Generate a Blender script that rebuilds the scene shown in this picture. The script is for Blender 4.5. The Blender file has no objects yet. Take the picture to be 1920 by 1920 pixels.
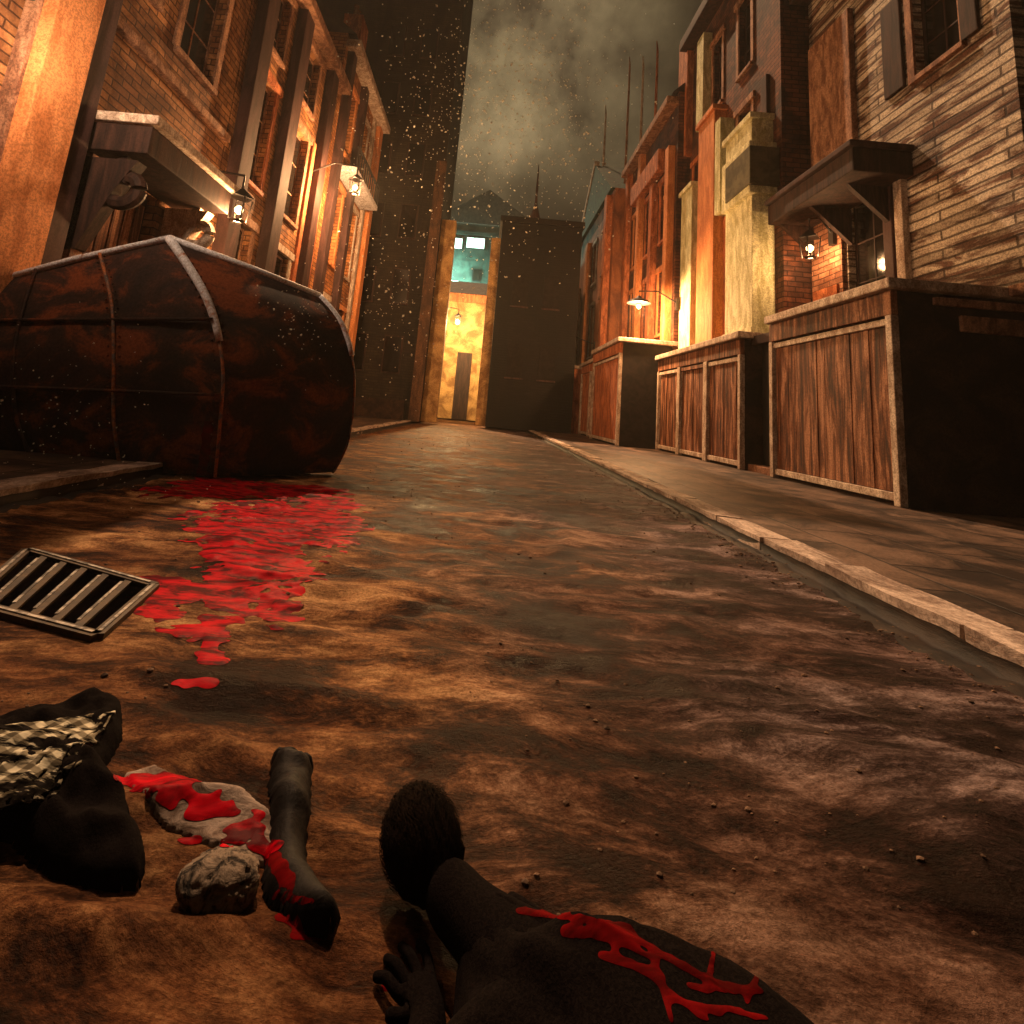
import bpy, bmesh, math, random
from mathutils import Vector, Matrix, noise
random.seed(7)
scene = bpy.context.scene
# ------------------------------------------------------------------ camera
CAM_H = 0.95
F_PX = 960.0
PITCH, ROLL = math.radians(10), math.radians(5)
CX, CY = 918.75, 597.4
f0 = Vector((0, math.cos(PITCH), math.sin(PITCH)))
r0 = Vector((1, 0, 0)); u0 = Vector((0, -math.sin(PITCH), math.cos(PITCH)))
RGT = r0 * math.cos(ROLL) + u0 * math.sin(ROLL)
UPV = u0 * math.cos(ROLL) - r0 * math.sin(ROLL)
CAM = Vector((0, 0, CAM_H))
cd = bpy.data.cameras.new('camera'); cam = bpy.data.objects.new('camera', cd)
scene.collection.objects.link(cam)
m = Matrix((RGT, UPV, -f0)).transposed().to_4x4(); m.translation = CAM
cam.matrix_world = m
cd.sensor_width = 36; cd.lens = 36 * F_PX / 1920
cd.shift_x = (960 - CX) / 1920; cd.shift_y = (CY - 960) / 1920
cd.clip_start = 0.05; cd.clip_end = 2000
scene.camera = cam
# ------------------------------------------------------------------ view
scene.view_settings.view_transform = 'Standard'
scene.view_settings.look = 'None'
scene.view_settings.exposure = -0.25
scene.view_settings.gamma = 1.0
scene.render.engine = 'CYCLES'
scene.cycles.use_denoising = True
scene.cycles.max_bounces = 6
scene.cycles.volume_bounces = 0
scene.cycles.volume_step_rate = 4
scene.cycles.sample_clamp_indirect = 4
# ------------------------------------------------------------------ world: night clouds lit from below by the town
world = bpy.data.worlds.new("World"); scene.world = world; world.use_nodes = True
nt = world.node_tree; nt.nodes.clear(); L = nt.links
wo = nt.nodes.new('ShaderNodeOutputWorld'); bg = nt.nodes.new('ShaderNodeBackground')
tc = nt.nodes.new('ShaderNodeTexCoord'); mp = nt.nodes.new('ShaderNodeMapping')
mp.inputs['Scale'].default_value = (1.3, 1.3, 1.0)
mp.inputs['Location'].default_value = (0.35, 0.1, 0.25)
nz = nt.nodes.new('ShaderNodeTexNoise'); nz.inputs['Scale'].default_value = 3.2
nz.inputs['Detail'].default_value = 9; nz.inputs['Roughness'].default_value = 0.62
nz.inputs['Distortion'].default_value = 0.0
cr = nt.nodes.new('ShaderNodeValToRGB')
cr.color_ramp.elements[0].position = 0.34; cr.color_ramp.elements[0].color = (0.034, 0.024, 0.013, 1)
cr.color_ramp.elements[1].position = 0.68; cr.color_ramp.elements[1].color = (0.40, 0.29, 0.145, 1)
e = cr.color_ramp.elements.new(0.5); e.color = (0.17, 0.125, 0.062, 1)
L.new(tc.outputs['Generated'], mp.inputs['Vector']); L.new(mp.outputs['Vector'], nz.inputs['Vector'])
sxw = nt.nodes.new('ShaderNodeSeparateXYZ'); L.new(tc.outputs['Generated'], sxw.inputs[0])
elv = nt.nodes.new('ShaderNodeMapRange'); elv.inputs['From Min'].default_value = 0.36; elv.inputs['From Max'].default_value = 0.60
elv.inputs['To Min'].default_value = 0.05; elv.inputs['To Max'].default_value = 1.35; L.new(sxw.outputs['Z'], elv.inputs['Value'])
mw = nt.nodes.new('ShaderNodeMixRGB'); mw.blend_type = 'MULTIPLY'; mw.inputs['Fac'].default_value = 1
L.new(nz.outputs['Fac'], cr.inputs['Fac']); L.new(cr.outputs['Color'], mw.inputs['Color1']); L.new(elv.outputs[0], mw.inputs['Color2']); dpn = nt.nodes.new('ShaderNodeVectorMath'); dpn.operation = 'DOT_PRODUCT'; dpn.inputs[1].default_value = Vector((0.0, 0.82, 0.57)).normalized(); L.new(tc.outputs['Generated'], dpn.inputs[0])
lob = nt.nodes.new('ShaderNodeMapRange'); lob.inputs['From Min'].default_value = 0.84; lob.inputs['From Max'].default_value = 0.995; lob.inputs['To Min'].default_value = 0.13; lob.inputs['To Max'].default_value = 1.25; L.new(dpn.outputs['Value'], lob.inputs['Value'])
mw2 = nt.nodes.new('ShaderNodeMixRGB'); mw2.blend_type = 'MULTIPLY'; mw2.inputs['Fac'].default_value = 1; L.new(mw.outputs[0], mw2.inputs['Color1']); L.new(lob.outputs[0], mw2.inputs['Color2']); sbx = nt.nodes.new('ShaderNodeMath'); sbx.operation = 'SUBTRACT'; sbx.inputs[1].default_value = .02; L.new(sxw.outputs['X'], sbx.inputs[0])
abx = nt.nodes.new('ShaderNodeMath'); abx.operation = 'ABSOLUTE'; L.new(sbx.outputs[0], abx.inputs[0])
azr = nt.nodes.new('ShaderNodeMapRange'); azr.interpolation_type = 'SMOOTHSTEP'; azr.inputs['From Min'].default_value = .02; azr.inputs['From Max'].default_value = .30; azr.inputs['To Min'].default_value = 1.25; azr.inputs['To Max'].default_value = .22; L.new(abx.outputs[0], azr.inputs['Value'])
mw3 = nt.nodes.new('ShaderNodeMixRGB'); mw3.blend_type = 'MULTIPLY'; mw3.inputs['Fac'].default_value = 1; L.new(mw2.outputs[0], mw3.inputs['Color1']); L.new(azr.outputs[0], mw3.inputs['Color2']); L.new(mw3.outputs[0], bg.inputs['Color'])
bg.inputs['Strength'].default_value = 0.95
L.new(bg.outputs[0], wo.inputs['Surface'])
# ------------------------------------------------------------------ the one sun (a low warm moon over the roofs ahead and left)
SUN_DIR = Vector((-0.22, 0.56, 0.80)).normalized()
sd = bpy.data.lights.new('sun', 'SUN'); sd.energy = 4.3; sd.angle = math.radians(0.6); sd.color = (1.0, 0.60, 0.33)
so = bpy.data.objects.new('sun', sd); scene.collection.objects.link(so)
so.rotation_euler = SUN_DIR.to_track_quat('Z', 'Y').to_euler()

# ------------------------------------------------------------------ geometry helpers
def ray(x, y): return f0 + RGT * ((x - CX) / F_PX) - UPV * ((y - CY) / F_PX)
def on_z(x, y, z=0.0): d = ray(x, y); return CAM + d * ((z - CAM_H) / d.z)
def on_x(x, y, X): d = ray(x, y); return CAM + d * (X / d.x)
def on_y(x, y, Y): d = ray(x, y); return CAM + d * (Y / d.y)
def pj(P):
    v = Vector(P) - CAM; d = v.dot(f0)
    return CX + F_PX * v.dot(RGT) / d, CY - F_PX * v.dot(UPV) / d
def fbm(x, y, z=0, o=4):
    s = 0; a = 1
    for i in range(o):
        s += a * noise.noise(Vector((x, y, z + i * 7.3))); x *= 2.03; y *= 2.03; z *= 2.03; a *= 0.5
    return s

MATS = {}
def mat(name, c1, c2=None, rough=0.75, scale=(3, 3, 3), bump=0.3, spec=0.3, metal=0.0, ramp=(0.42, 0.6), detail=8, grain=0.0,
        kind=None, c3=None, distort=0.6, bumpdist=0.02):
    if name in MATS: return MATS[name]
    M = bpy.data.materials.new(name); M.use_nodes = True
    n = M.node_tree.nodes; l = M.node_tree.links
    b = n['Principled BSDF']; b.inputs['Roughness'].default_value = rough
    b.inputs['Specular IOR Level'].default_value = spec; b.inputs['Metallic'].default_value = metal
    g = n.new('ShaderNodeNewGeometry'); mpp = n.new('ShaderNodeMapping'); mpp.inputs['Scale'].default_value = scale
    l.new(g.outputs['Position'], mpp.inputs['Vector'])
    a = n.new('ShaderNodeTexNoise'); a.inputs['Scale'].default_value = 1; a.inputs['Detail'].default_value = detail
    a.inputs['Roughness'].default_value = 0.65; a.inputs['Distortion'].default_value = distort
    l.new(mpp.outputs[0], a.inputs['Vector'])
    c2 = c2 or tuple(v * 0.45 for v in c1)
    r = n.new('ShaderNodeValToRGB'); r.color_ramp.elements[0].position = ramp[0]; r.color_ramp.elements[1].position = ramp[1]
    r.color_ramp.elements[0].color = (*c2, 1); r.color_ramp.elements[1].color = (*c1, 1)
    if c3:
        e = r.color_ramp.elements.new((ramp[0] + ramp[1]) / 2); e.color = (*c3, 1)
    l.new(a.outputs['Fac'], r.inputs['Fac'])
    col = r.outputs['Color']; hgt = a.outputs['Fac']
    if kind in ('brick', 'siding', 'flags'):
        sx = n.new('ShaderNodeSeparateXYZ'); l.new(g.outputs['Position'], sx.inputs[0])
        cb = n.new('ShaderNodeCombineXYZ')
        if kind == 'flags':
            l.new(sx.outputs['Y'], cb.inputs['X']); l.new(sx.outputs['X'], cb.inputs['Y'])
        else:
            ad = n.new('ShaderNodeMath'); l.new(sx.outputs['X'], ad.inputs[0]); l.new(sx.outputs['Y'], ad.inputs[1])
            l.new(ad.outputs[0], cb.inputs['X']); l.new(sx.outputs['Z'], cb.inputs['Y'])
        # a little wobble so that no course runs dead straight
        wn = n.new('ShaderNodeTexNoise'); wn.inputs['Scale'].default_value = 1.7
        l.new(g.outputs['Position'], wn.inputs['Vector'])
        wm = n.new('ShaderNodeMixRGB'); wm.blend_type = 'ADD'; wm.inputs['Fac'].default_value = 0.05
        l.new(cb.outputs[0], wm.inputs['Color1']); l.new(wn.outputs['Color'], wm.inputs['Color2'])
        br = n.new('ShaderNodeTexBrick'); l.new(wm.outputs[0], br.inputs['Vector'])
        br.inputs['Scale'].default_value = 1
        if kind == 'brick':
            br.inputs['Brick Width'].default_value = 0.36; br.inputs['Row Height'].default_value = 0.125; br.inputs['Mortar Size'].default_value = 0.014
        elif kind == 'siding':
            br.inputs['Brick Width'].default_value = 2.4; br.inputs['Row Height'].default_value = 0.17; br.inputs['Mortar Size'].default_value = 0.022
        else:
            br.inputs['Brick Width'].default_value = 1.1; br.inputs['Row Height'].default_value = 0.75; br.inputs['Mortar Size'].default_value = 0.018
        br.inputs['Mortar Smooth'].default_value = 0.4
        br.inputs['Color1'].default_value = (1, 1, 1, 1); br.inputs['Color2'].default_value = (0.45, 0.42, 0.4, 1)
        br.inputs['Mortar'].default_value = (0.12, 0.1, 0.09, 1)
        mx = n.new('ShaderNodeMixRGB'); mx.blend_type = 'MULTIPLY'; mx.inputs['Fac'].default_value = 0.9
        l.new(col, mx.inputs['Color1']); l.new(br.outputs['Color'], mx.inputs['Color2']); col = mx.outputs[0]
        hh = n.new('ShaderNodeMath'); hh.operation = 'MULTIPLY_ADD'; hh.inputs[1].default_value = -1.3
        l.new(br.outputs['Fac'], hh.inputs[0]); l.new(a.outputs['Fac'], hh.inputs[2]); hgt = hh.outputs[0]
    if grain > 0:
        gn = n.new('ShaderNodeTexNoise'); gn.inputs['Scale'].default_value = 34; gn.inputs['Detail'].default_value = 4
        gn.inputs['Roughness'].default_value = 0.8
        l.new(g.outputs['Position'], gn.inputs['Vector'])
        gr = n.new('ShaderNodeValToRGB'); gr.color_ramp.elements[0].position = 0.44; gr.color_ramp.elements[1].position = 0.54
        gr.color_ramp.elements[0].color = (0.22, 0.18, 0.16, 1); gr.color_ramp.elements[1].color = (1, 1, 1, 1)
        l.new(gn.outputs['Fac'], gr.inputs['Fac'])
        m2 = n.new('ShaderNodeMixRGB'); m2.blend_type = 'MULTIPLY'; m2.inputs['Fac'].default_value = grain
        l.new(col, m2.inputs['Color1']); l.new(gr.outputs['Color'], m2.inputs['Color2']); col = m2.outputs[0]
    l.new(col, b.inputs['Base Color'])
    bp = n.new('ShaderNodeBump'); bp.inputs['Strength'].default_value = bump; bp.inputs['Distance'].default_value = bumpdist
    l.new(hgt, bp.inputs['Height']); l.new(bp.outputs[0], b.inputs['Normal'])
    MATS[name] = M; return M
def emis(name, c, s):
    if name in MATS: return MATS[name]
    M = bpy.data.materials.new(name); M.use_nodes = True
    b = M.node_tree.nodes['Principled BSDF']; b.inputs['Base Color'].default_value = (*c, 1)
    b.inputs['Emission Color'].default_value = (*c, 1); b.inputs['Emission Strength'].default_value = s
    MATS[name] = M; return M

ORANGE = mat('worn orange paint', (0.66, 0.22, 0.085), (0.30, 0.085, 0.03), scale=(6, 6, 1.6), grain=0.55)
BRIGHT = mat('bright orange plaster', (0.82, 0.33, 0.12), (0.55, 0.19, 0.06), scale=(5, 5, 1.2), grain=0.5)
TAN = mat('worn tan stone', (0.50, 0.27, 0.16), (0.20, 0.09, 0.05), scale=(6, 6, 2), grain=0.6)
PALE = mat('pale chalky paint', (0.74, 0.62, 0.50), (0.38, 0.27, 0.20), scale=(7, 7, 3), grain=0.55)
CREAM = mat('cream green paint', (0.90, 0.89, 0.56), (0.52, 0.50, 0.25), scale=(5, 5, 1.4), grain=0.5)
WHITE = mat('chipped white paint', (0.80, 0.80, 0.84), (0.35, 0.32, 0.33), scale=(9, 9, 9), grain=0.75, ramp=(0.36, 0.5))
DARK = mat('dark brown timber', (0.055, 0.024, 0.016), (0.018, 0.008, 0.006), scale=(9, 9, 1.2), grain=0.4)
PLUM = mat('plum brown painted stone', (0.075, 0.034, 0.030), (0.035, 0.016, 0.013), scale=(4, 4, 1), grain=0.3)
BLACK = mat('soot black', (0.016, 0.010, 0.008), (0.006, 0.004, 0.003), scale=(4, 4, 4), rough=0.85)
IRON = mat('black iron', (0.02, 0.016, 0.014), (0.008, 0.006, 0.005), rough=0.5, spec=0.5)
RUSTWOOD = mat('red brown panel timber', (0.44, 0.21, 0.115), (0.040, 0.014, 0.007), scale=(8, 8, .8), grain=0.5, ramp=(0.38, 0.60), c3=(0.15, 0.046, 0.015))
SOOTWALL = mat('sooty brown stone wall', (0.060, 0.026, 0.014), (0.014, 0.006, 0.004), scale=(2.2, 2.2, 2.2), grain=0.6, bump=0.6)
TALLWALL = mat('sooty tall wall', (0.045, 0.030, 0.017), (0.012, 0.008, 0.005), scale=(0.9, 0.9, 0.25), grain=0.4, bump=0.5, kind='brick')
BRICK_L = mat('orange brown brick', (0.56, 0.26, 0.10), (0.20, 0.075, 0.028), scale=(1.6, 1.6, 1.6), kind='brick', bump=0.8, grain=0.3)
BRICK_D = mat('dark red brick', (0.22, 0.075, 0.035), (0.06, 0.022, 0.012), scale=(1.4, 1.4, 1.0), kind='brick', bump=0.8, grain=0.3)
SALMON = mat('salmon brick', (0.62, 0.31, 0.18), (0.30, 0.12, 0.06), scale=(1.6, 1.6, 1.6), kind='brick', bump=0.7, grain=0.35)
SIDING = mat('weathered clapboard', (0.90, 0.80, 0.64), (0.20, 0.10, 0.065), scale=(.8, .8, 4.5), kind='siding', bump=1.0, grain=0.6, ramp=(0.44, 0.54))
GOLD = mat('ochre plaster', (0.66, 0.40, 0.15), (0.28, 0.14, 0.045), scale=(1.2, 1.2, 1.2), grain=0.7, bump=0.5)
ROOF = mat('dark slate', (0.05, 0.035, 0.03), (0.02, 0.013, 0.011), scale=(3, 3, 3), bump=0.5)
GLASS = mat('black window glass', (0.012, 0.009, 0.008), (0.006, 0.005, 0.004), rough=0.12, spec=0.6, bump=0.05)
KERB = mat('worn kerb stone', (0.70, 0.56, 0.47), (0.20, 0.13, 0.10), scale=(5, 2.2, 5), grain=0.5, bump=0.7, ramp=(0.38, 0.6))
PAVE = mat('worn flagstones', (0.22, 0.14, 0.10), (0.030, 0.017, 0.012), scale=(1.8, 1.5, 3), kind='flags', bump=0.6, grain=0.45, rough=0.6)

def empty(name, loc, label, cat, group=None, rotz=0):
    o = bpy.data.objects.new(name, None); scene.collection.objects.link(o); o.location = loc; o.rotation_euler = (0, 0, rotz)
    o.empty_display_size = 0.2
    o['label'] = label; o['category'] = cat
    if group: o['group'] = group
    return o
def tag(o, label, cat, group=None):
    o['label'] = label; o['category'] = cat
    if group: o['group'] = group
    return o
def mesh(name, verts, faces, material, parent=None, smooth=False, bevel=0):
    """verts in world coordinates; stored relative to the parent's base"""
    off = Vector((0, 0, 0))
    if parent is not None:
        p = parent
        while p is not None: off += p.location; p = p.parent
    me = bpy.data.meshes.new(name); me.from_pydata([tuple(Vector(v) - off) for v in verts], [], faces); me.validate()
    bm = bmesh.new(); bm.from_mesh(me); bmesh.ops.recalc_face_normals(bm, faces=bm.faces)
    if bevel: 
        try: bmesh.ops.bevel(bm, geom=bm.edges[:], offset=bevel, segments=2, affect='EDGES', profile=0.6)
        except Exception: pass
    bm.to_mesh(me); bm.free()
    if smooth: me.polygons.foreach_set('use_smooth', [True] * len(me.polygons))
    o = bpy.data.objects.new(name, me); scene.collection.objects.link(o); me.materials.append(material)
    if parent is not None: o.parent = parent
    return o
class MB:
    def __init__(s): s.v = []; s.f = []
    def box(s, x0, x1, y0, y1, z0, z1):
        x0, x1 = sorted((x0, x1)); y0, y1 = sorted((y0, y1)); z0, z1 = sorted((z0, z1))
        b = len(s.v)
        s.v += [(x0, y0, z0), (x1, y0, z0), (x1, y1, z0), (x0, y1, z0), (x0, y0, z1), (x1, y0, z1), (x1, y1, z1), (x0, y1, z1)]
        s.f += [tuple(b + i for i in q) for q in ((0, 3, 2, 1), (4, 5, 6, 7), (0, 1, 5, 4), (1, 2, 6, 5), (2, 3, 7, 6), (3, 0, 4, 7))]
        return s
    def tube(s, pts, rad, n=8, cap=True):
        pts = [Vector(p) for p in pts]; rings = []
        for i, p in enumerate(pts):
            d = (pts[min(i + 1, len(pts) - 1)] - pts[max(i - 1, 0)]).normalized()
            a = d.cross(Vector((0, 0, 1)));
            if a.length < 1e-3: a = d.cross(Vector((1, 0, 0)))
            a.normalize(); b = d.cross(a); rr = rad[i] if isinstance(rad, (list, tuple)) else rad
            ring = []
            for k in range(n):
                t = 2 * math.pi * k / n; s.v.append(tuple(p + a * math.cos(t) * rr + b * math.sin(t) * rr)); ring.append(len(s.v) - 1)
            rings.append(ring)
        for a, b in zip(rings, rings[1:]):
            for k in range(n): s.f.append((a[k], a[(k + 1) % n], b[(k + 1) % n], b[k]))
        if cap: s.f.append(tuple(rings[0][::-1])); s.f.append(tuple(rings[-1]))
        return s
    def prism(s, poly, d):
        d = Vector(d); b = len(s.v); n = len(poly)
        s.v += [tuple(p) for p in poly] + [tuple(Vector(p) + d) for p in poly]
        s.f.append(tuple(range(b, b + n))); s.f.append(tuple(range(b + 2 * n - 1, b + n - 1, -1)))
        for i in range(n): s.f.append((b + i, b + (i + 1) % n, b + n + (i + 1) % n, b + n + i))
        return s
    def lathe(s, c, prof, n=12):
        return s.tube([(c[0], c[1], c[2] + z) for r, z in prof], [r for r, z in prof], n)
    def build(s, name, material, parent=None, **k): return mesh(name, s.v, s.f, material, parent, **k)
def fine_box(x0, x1, y0, y1, z0, z1, step, amp, seed=0):
    """box with subdivided, slightly uneven faces"""
    bm = bmesh.new(); bmesh.ops.create_cube(bm, size=1)
    cuts = 6; bmesh.ops.subdivide_edges(bm, edges=bm.edges[:], cuts=cuts, use_grid_fill=True)
    vs = []
    for v in bm.verts:
        p = Vector((x0 + (v.co.x + .5) * (x1 - x0), y0 + (v.co.y + .5) * (y1 - y0), z0 + (v.co.z + .5) * (z1 - z0)))
        q = p * step + Vector((seed, 0, 0))
        vs.append(p + noise.noise_vector(q) * amp)
    fs = [tuple(v.index for v in f.verts) for f in bm.faces]; bm.free(); return vs, fs

# ------------------------------------------------------------------ GROUND
def gz(x, y):
    wx = x + 0.25 * noise.noise(Vector((x * 1.1, y * 1.1, 7))); wy = y + 0.22 * noise.noise(Vector((x * 0.9, y * 1.2, 13))) + 0.13 * x
    z = 0.014 * fbm(x * 0.7, y * 0.9, 1.0, 3)
    rdg = 1 - abs(noise.noise(Vector((wx * 1.3, wy * 3.3, 5)))) * 2.2; z += 0.034 * rdg * rdg * (0.4 + noise.noise(Vector((x * .8, y * .8, 21))))
    z += 0.018 * noise.noise(Vector((wx * 2.6, wy * 8.5, 9))) + 0.008 * noise.noise(Vector((wx * 9, wy * 19, 3))) + 0.003 * noise.noise(Vector((x * 26, y * 34, 3)))
    return z * min(1, max(.25, 1.2 - y * .04))
_gz = gz; _gc = on_z(125, 1118)
def gz(x, y):
    d = math.hypot(x - _gc.x, y - _gc.y); w = min(1, max(0, (d - .55) / .25)); return _gz(x, y) * w if w < 1 else _gz(x, y)
XL, XR = -3.22, 2.35
def grid(name, xs, ys, zf, material, parent=None):
    v = [(x, y, zf(x, y)) for y in ys for x in xs]; n = len(xs)
    f = [(j * n + i, j * n + i + 1, (j + 1) * n + i + 1, (j + 1) * n + i) for j in range(len(ys) - 1) for i in range(n - 1)]
    return mesh(name, v, f, material, parent, smooth=True)
ys = [-3 + i * 0.1 for i in range(34)]; y = 0.4
while y < 46: ys.append(y); y += 0.022 + 0.012 * max(0, y - 1)
xs = [XL + (XR - XL) * i / 190 for i in range(191)]
road_mat = bpy.data.materials.new('muddy worn road'); road_mat.use_nodes = True
n = road_mat.node_tree.nodes; l = road_mat.node_tree.links; b = n['Principled BSDF']
g = n.new('ShaderNodeNewGeometry')
mp = n.new('ShaderNodeMapping'); mp.inputs['Scale'].default_value = (1.1, 2.6, 1); mp.inputs['Rotation'].default_value = (0, 0, math.radians(-8))
l.new(g.outputs['Position'], mp.inputs['Vector'])
wv = n.new('ShaderNodeTexNoise'); wv.inputs['Scale'].default_value = 1.15; wv.inputs['Detail'].default_value = 10; wv.inputs['Roughness'].default_value = 0.76; wv.inputs['Distortion'].default_value = 0.45
l.new(mp.outputs[0], wv.inputs['Vector'])
r1 = n.new('ShaderNodeValToRGB'); cre = r1.color_ramp
cre.elements[0].position = 0.43; cre.elements[0].color = (0.045, 0.018, 0.008, 1)
cre.elements[1].position = 0.585; cre.elements[1].color = (0.72, 0.42, 0.20, 1)
for p_, c_ in ((0.465, (0.120, 0.048, 0.020)), (0.50, (0.28, 0.125, 0.052)), (0.54, (0.48, 0.24, 0.105))):
    e = cre.elements.new(p_); e.color = (*c_, 1)
l.new(wv.outputs['Fac'], r1.inputs['Fac'])
r2 = n.new('ShaderNodeValToRGB'); cre = r2.color_ramp
cre.elements[0].position = 0.44; cre.elements[0].color = (0.030, 0.015, 0.012, 1)
cre.elements[1].position = 0.59; cre.elements[1].color = (0.48, 0.37, 0.36, 1)
e = cre.elements.new(0.51); e.color = (0.13, 0.085, 0.080, 1)
l.new(wv.outputs['Fac'], r2.inputs['Fac'])
big = n.new('ShaderNodeTexNoise'); big.inputs['Scale'].default_value = 0.55; big.inputs['Detail'].default_value = 3
sx = n.new('ShaderNodeSeparateXYZ'); l.new(g.outputs['Position'], sx.inputs[0]); l.new(g.outputs['Position'], big.inputs['Vector'])
ma = n.new('ShaderNodeMath'); ma.operation = 'MULTIPLY_ADD'; ma.inputs[1].default_value = 0.22; l.new(sx.outputs['X'], ma.inputs[0]); l.new(big.outputs['Fac'], ma.inputs[2])
rr = n.new('ShaderNodeValToRGB'); rr.color_ramp.elements[0].position = 0.42; rr.color_ramp.elements[1].position = 0.80; l.new(ma.outputs[0], rr.inputs['Fac'])
mx = n.new('ShaderNodeMixRGB'); l.new(rr.outputs['Color'], mx.inputs['Fac']); l.new(r1.outputs['Color'], mx.inputs['Color1']); l.new(r2.outputs['Color'], mx.inputs['Color2'])
gn = n.new('ShaderNodeTexNoise'); gn.inputs['Scale'].default_value = 75; gn.inputs['Detail'].default_value = 6; gn.inputs['Roughness'].default_value = 0.75
l.new(g.outputs['Position'], gn.inputs['Vector'])
gr = n.new('ShaderNodeValToRGB'); gr.color_ramp.elements[0].position = 0.40; gr.color_ramp.elements[1].position = 0.56; gr.color_ramp.elements[0].color = (0.45, 0.4, 0.36, 1)
l.new(gn.outputs['Fac'], gr.inputs['Fac'])
m2 = n.new('ShaderNodeMixRGB'); m2.blend_type = 'MULTIPLY'; m2.inputs['Fac'].default_value = 0.75; l.new(mx.outputs[0], m2.inputs['Color1']); l.new(gr.outputs['Color'], m2.inputs['Color2'])
l.new(m2.outputs[0], b.inputs['Base Color'])
rg = n.new('ShaderNodeMapRange'); rg.inputs['From Min'].default_value = 0.35; rg.inputs['From Max'].default_value = 0.6; rg.inputs['To Min'].default_value = 0.42; rg.inputs['To Max'].default_value = 0.8
l.new(wv.outputs['Fac'], rg.inputs['Value']); l.new(rg.outputs[0], b.inputs['Roughness']); b.inputs['Specular IOR Level'].default_value = 0.06
st = n.new('ShaderNodeMapping'); st.inputs['Scale'].default_value = (3.2, 8.5, 1); st.inputs['Rotation'].default_value = (0, 0, math.radians(-14)); l.new(g.outputs['Position'], st.inputs['Vector'])
sn = n.new('ShaderNodeTexNoise'); sn.inputs['Scale'].default_value = 1; sn.inputs['Detail'].default_value = 9; sn.inputs['Roughness'].default_value = .74; sn.inputs['Distortion'].default_value = .3; l.new(st.outputs[0], sn.inputs['Vector'])
sr = n.new('ShaderNodeValToRGB'); sr.color_ramp.elements[0].position = .40; sr.color_ramp.elements[1].position = .56; sr.color_ramp.elements[0].color = (.30, .26, .24, 1); sr.color_ramp.elements[1].color = (1.0, 1.0, 1.0, 1); l.new(sn.outputs['Fac'], sr.inputs['Fac'])
m3 = n.new('ShaderNodeMixRGB'); m3.blend_type = 'MULTIPLY'; m3.inputs['Fac'].default_value = .85; l.new(m2.outputs[0], m3.inputs['Color1']); l.new(sr.outputs['Color'], m3.inputs['Color2']); bm_ = n.new('ShaderNodeMapping'); bm_.inputs['Scale'].default_value = (.55, 1.25, 1); bm_.inputs['Rotation'].default_value = (0, 0, math.radians(-16)); bm_.inputs['Location'].default_value = (3.1, 1.7, 0); l.new(g.outputs['Position'], bm_.inputs['Vector'])
bn = n.new('ShaderNodeTexNoise'); bn.inputs['Scale'].default_value = 1; bn.inputs['Detail'].default_value = 8; bn.inputs['Roughness'].default_value = .6; bn.inputs['Distortion'].default_value = .8; l.new(bm_.outputs[0], bn.inputs['Vector'])
br_ = n.new('ShaderNodeValToRGB'); br_.color_ramp.elements[0].position = .43; br_.color_ramp.elements[1].position = .57; br_.color_ramp.elements[0].color = (.42, .33, .30, 1); br_.color_ramp.elements[1].color = (1, 1, 1, 1); l.new(bn.outputs['Fac'], br_.inputs['Fac'])
m4 = n.new('ShaderNodeMixRGB'); m4.blend_type = 'MULTIPLY'; m4.inputs['Fac'].default_value = .9; l.new(m3.outputs[0], m4.inputs['Color1']); l.new(br_.outputs['Color'], m4.inputs['Color2']); l.new(m4.outputs[0], b.inputs['Base Color'])
hs = n.new('ShaderNodeMath'); hs.operation = 'MULTIPLY_ADD'; hs.inputs[1].default_value = 0.35; l.new(gn.outputs['Fac'], hs.inputs[0]); l.new(wv.outputs['Fac'], hs.inputs[2])
bp = n.new('ShaderNodeBump'); bp.inputs['Strength'].default_value = 0.9; bp.inputs['Distance'].default_value = 0.045
l.new(hs.outputs[0], bp.inputs['Height']); l.new(bp.outputs[0], b.inputs['Normal'])
ro = grid('road', xs, ys, gz, road_mat); ro['kind'] = 'structure'
gb = MB().box(-300, 300, -60, 600, -0.5, -0.10).build('ground', SOOTWALL); gb['kind'] = 'structure'

def pave(name, x0, x1, y0, y1, material=PAVE):
    ys_ = [y0 + (y1 - y0) * (i / 200) ** 1.6 for i in range(201)]; xs_ = [x0 + (x1 - x0) * i / 24 for i in range(25)]
    o = grid(name, xs_, ys_, lambda x, y: 0.115 + 0.010 * fbm(x * 1.3, y * 1.3, 4, 3), material); o['kind'] = 'structure'; return o
pave('pavement', XR + 0.27, 9.5, -3, 44)
pave('pavement', -9.5, XL - 0.27, -3, 44)
def kerb(x0, x1, sgn):
    v = []; f = []; y = -2.5; k = 0
    while y < 44:
        ln = random.uniform(0.75, 1.15); w = random.uniform(-0.012, 0.012); h = 0.125 + random.uniform(-0.012, 0.012)
        vs, fs = fine_box(x0 + w, x1 + w, y, y + ln - 0.018, -0.1, h, 3.0, 0.014, k)
        o = len(v); v += vs; f += [tuple(i + o for i in q) for q in fs]; y += ln; k += 3.1
    o = mesh('kerb', v, f, KERB, smooth=False); o['kind'] = 'structure'; return o
GUT_SHADE = mat('black painted kerb shade', (.030, .018, .012), (.008, .005, .004), rough=.7, scale=(6, 2, 6), bump=.6)  # dark colour stands in for shade along the kerb face and its foot
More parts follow.
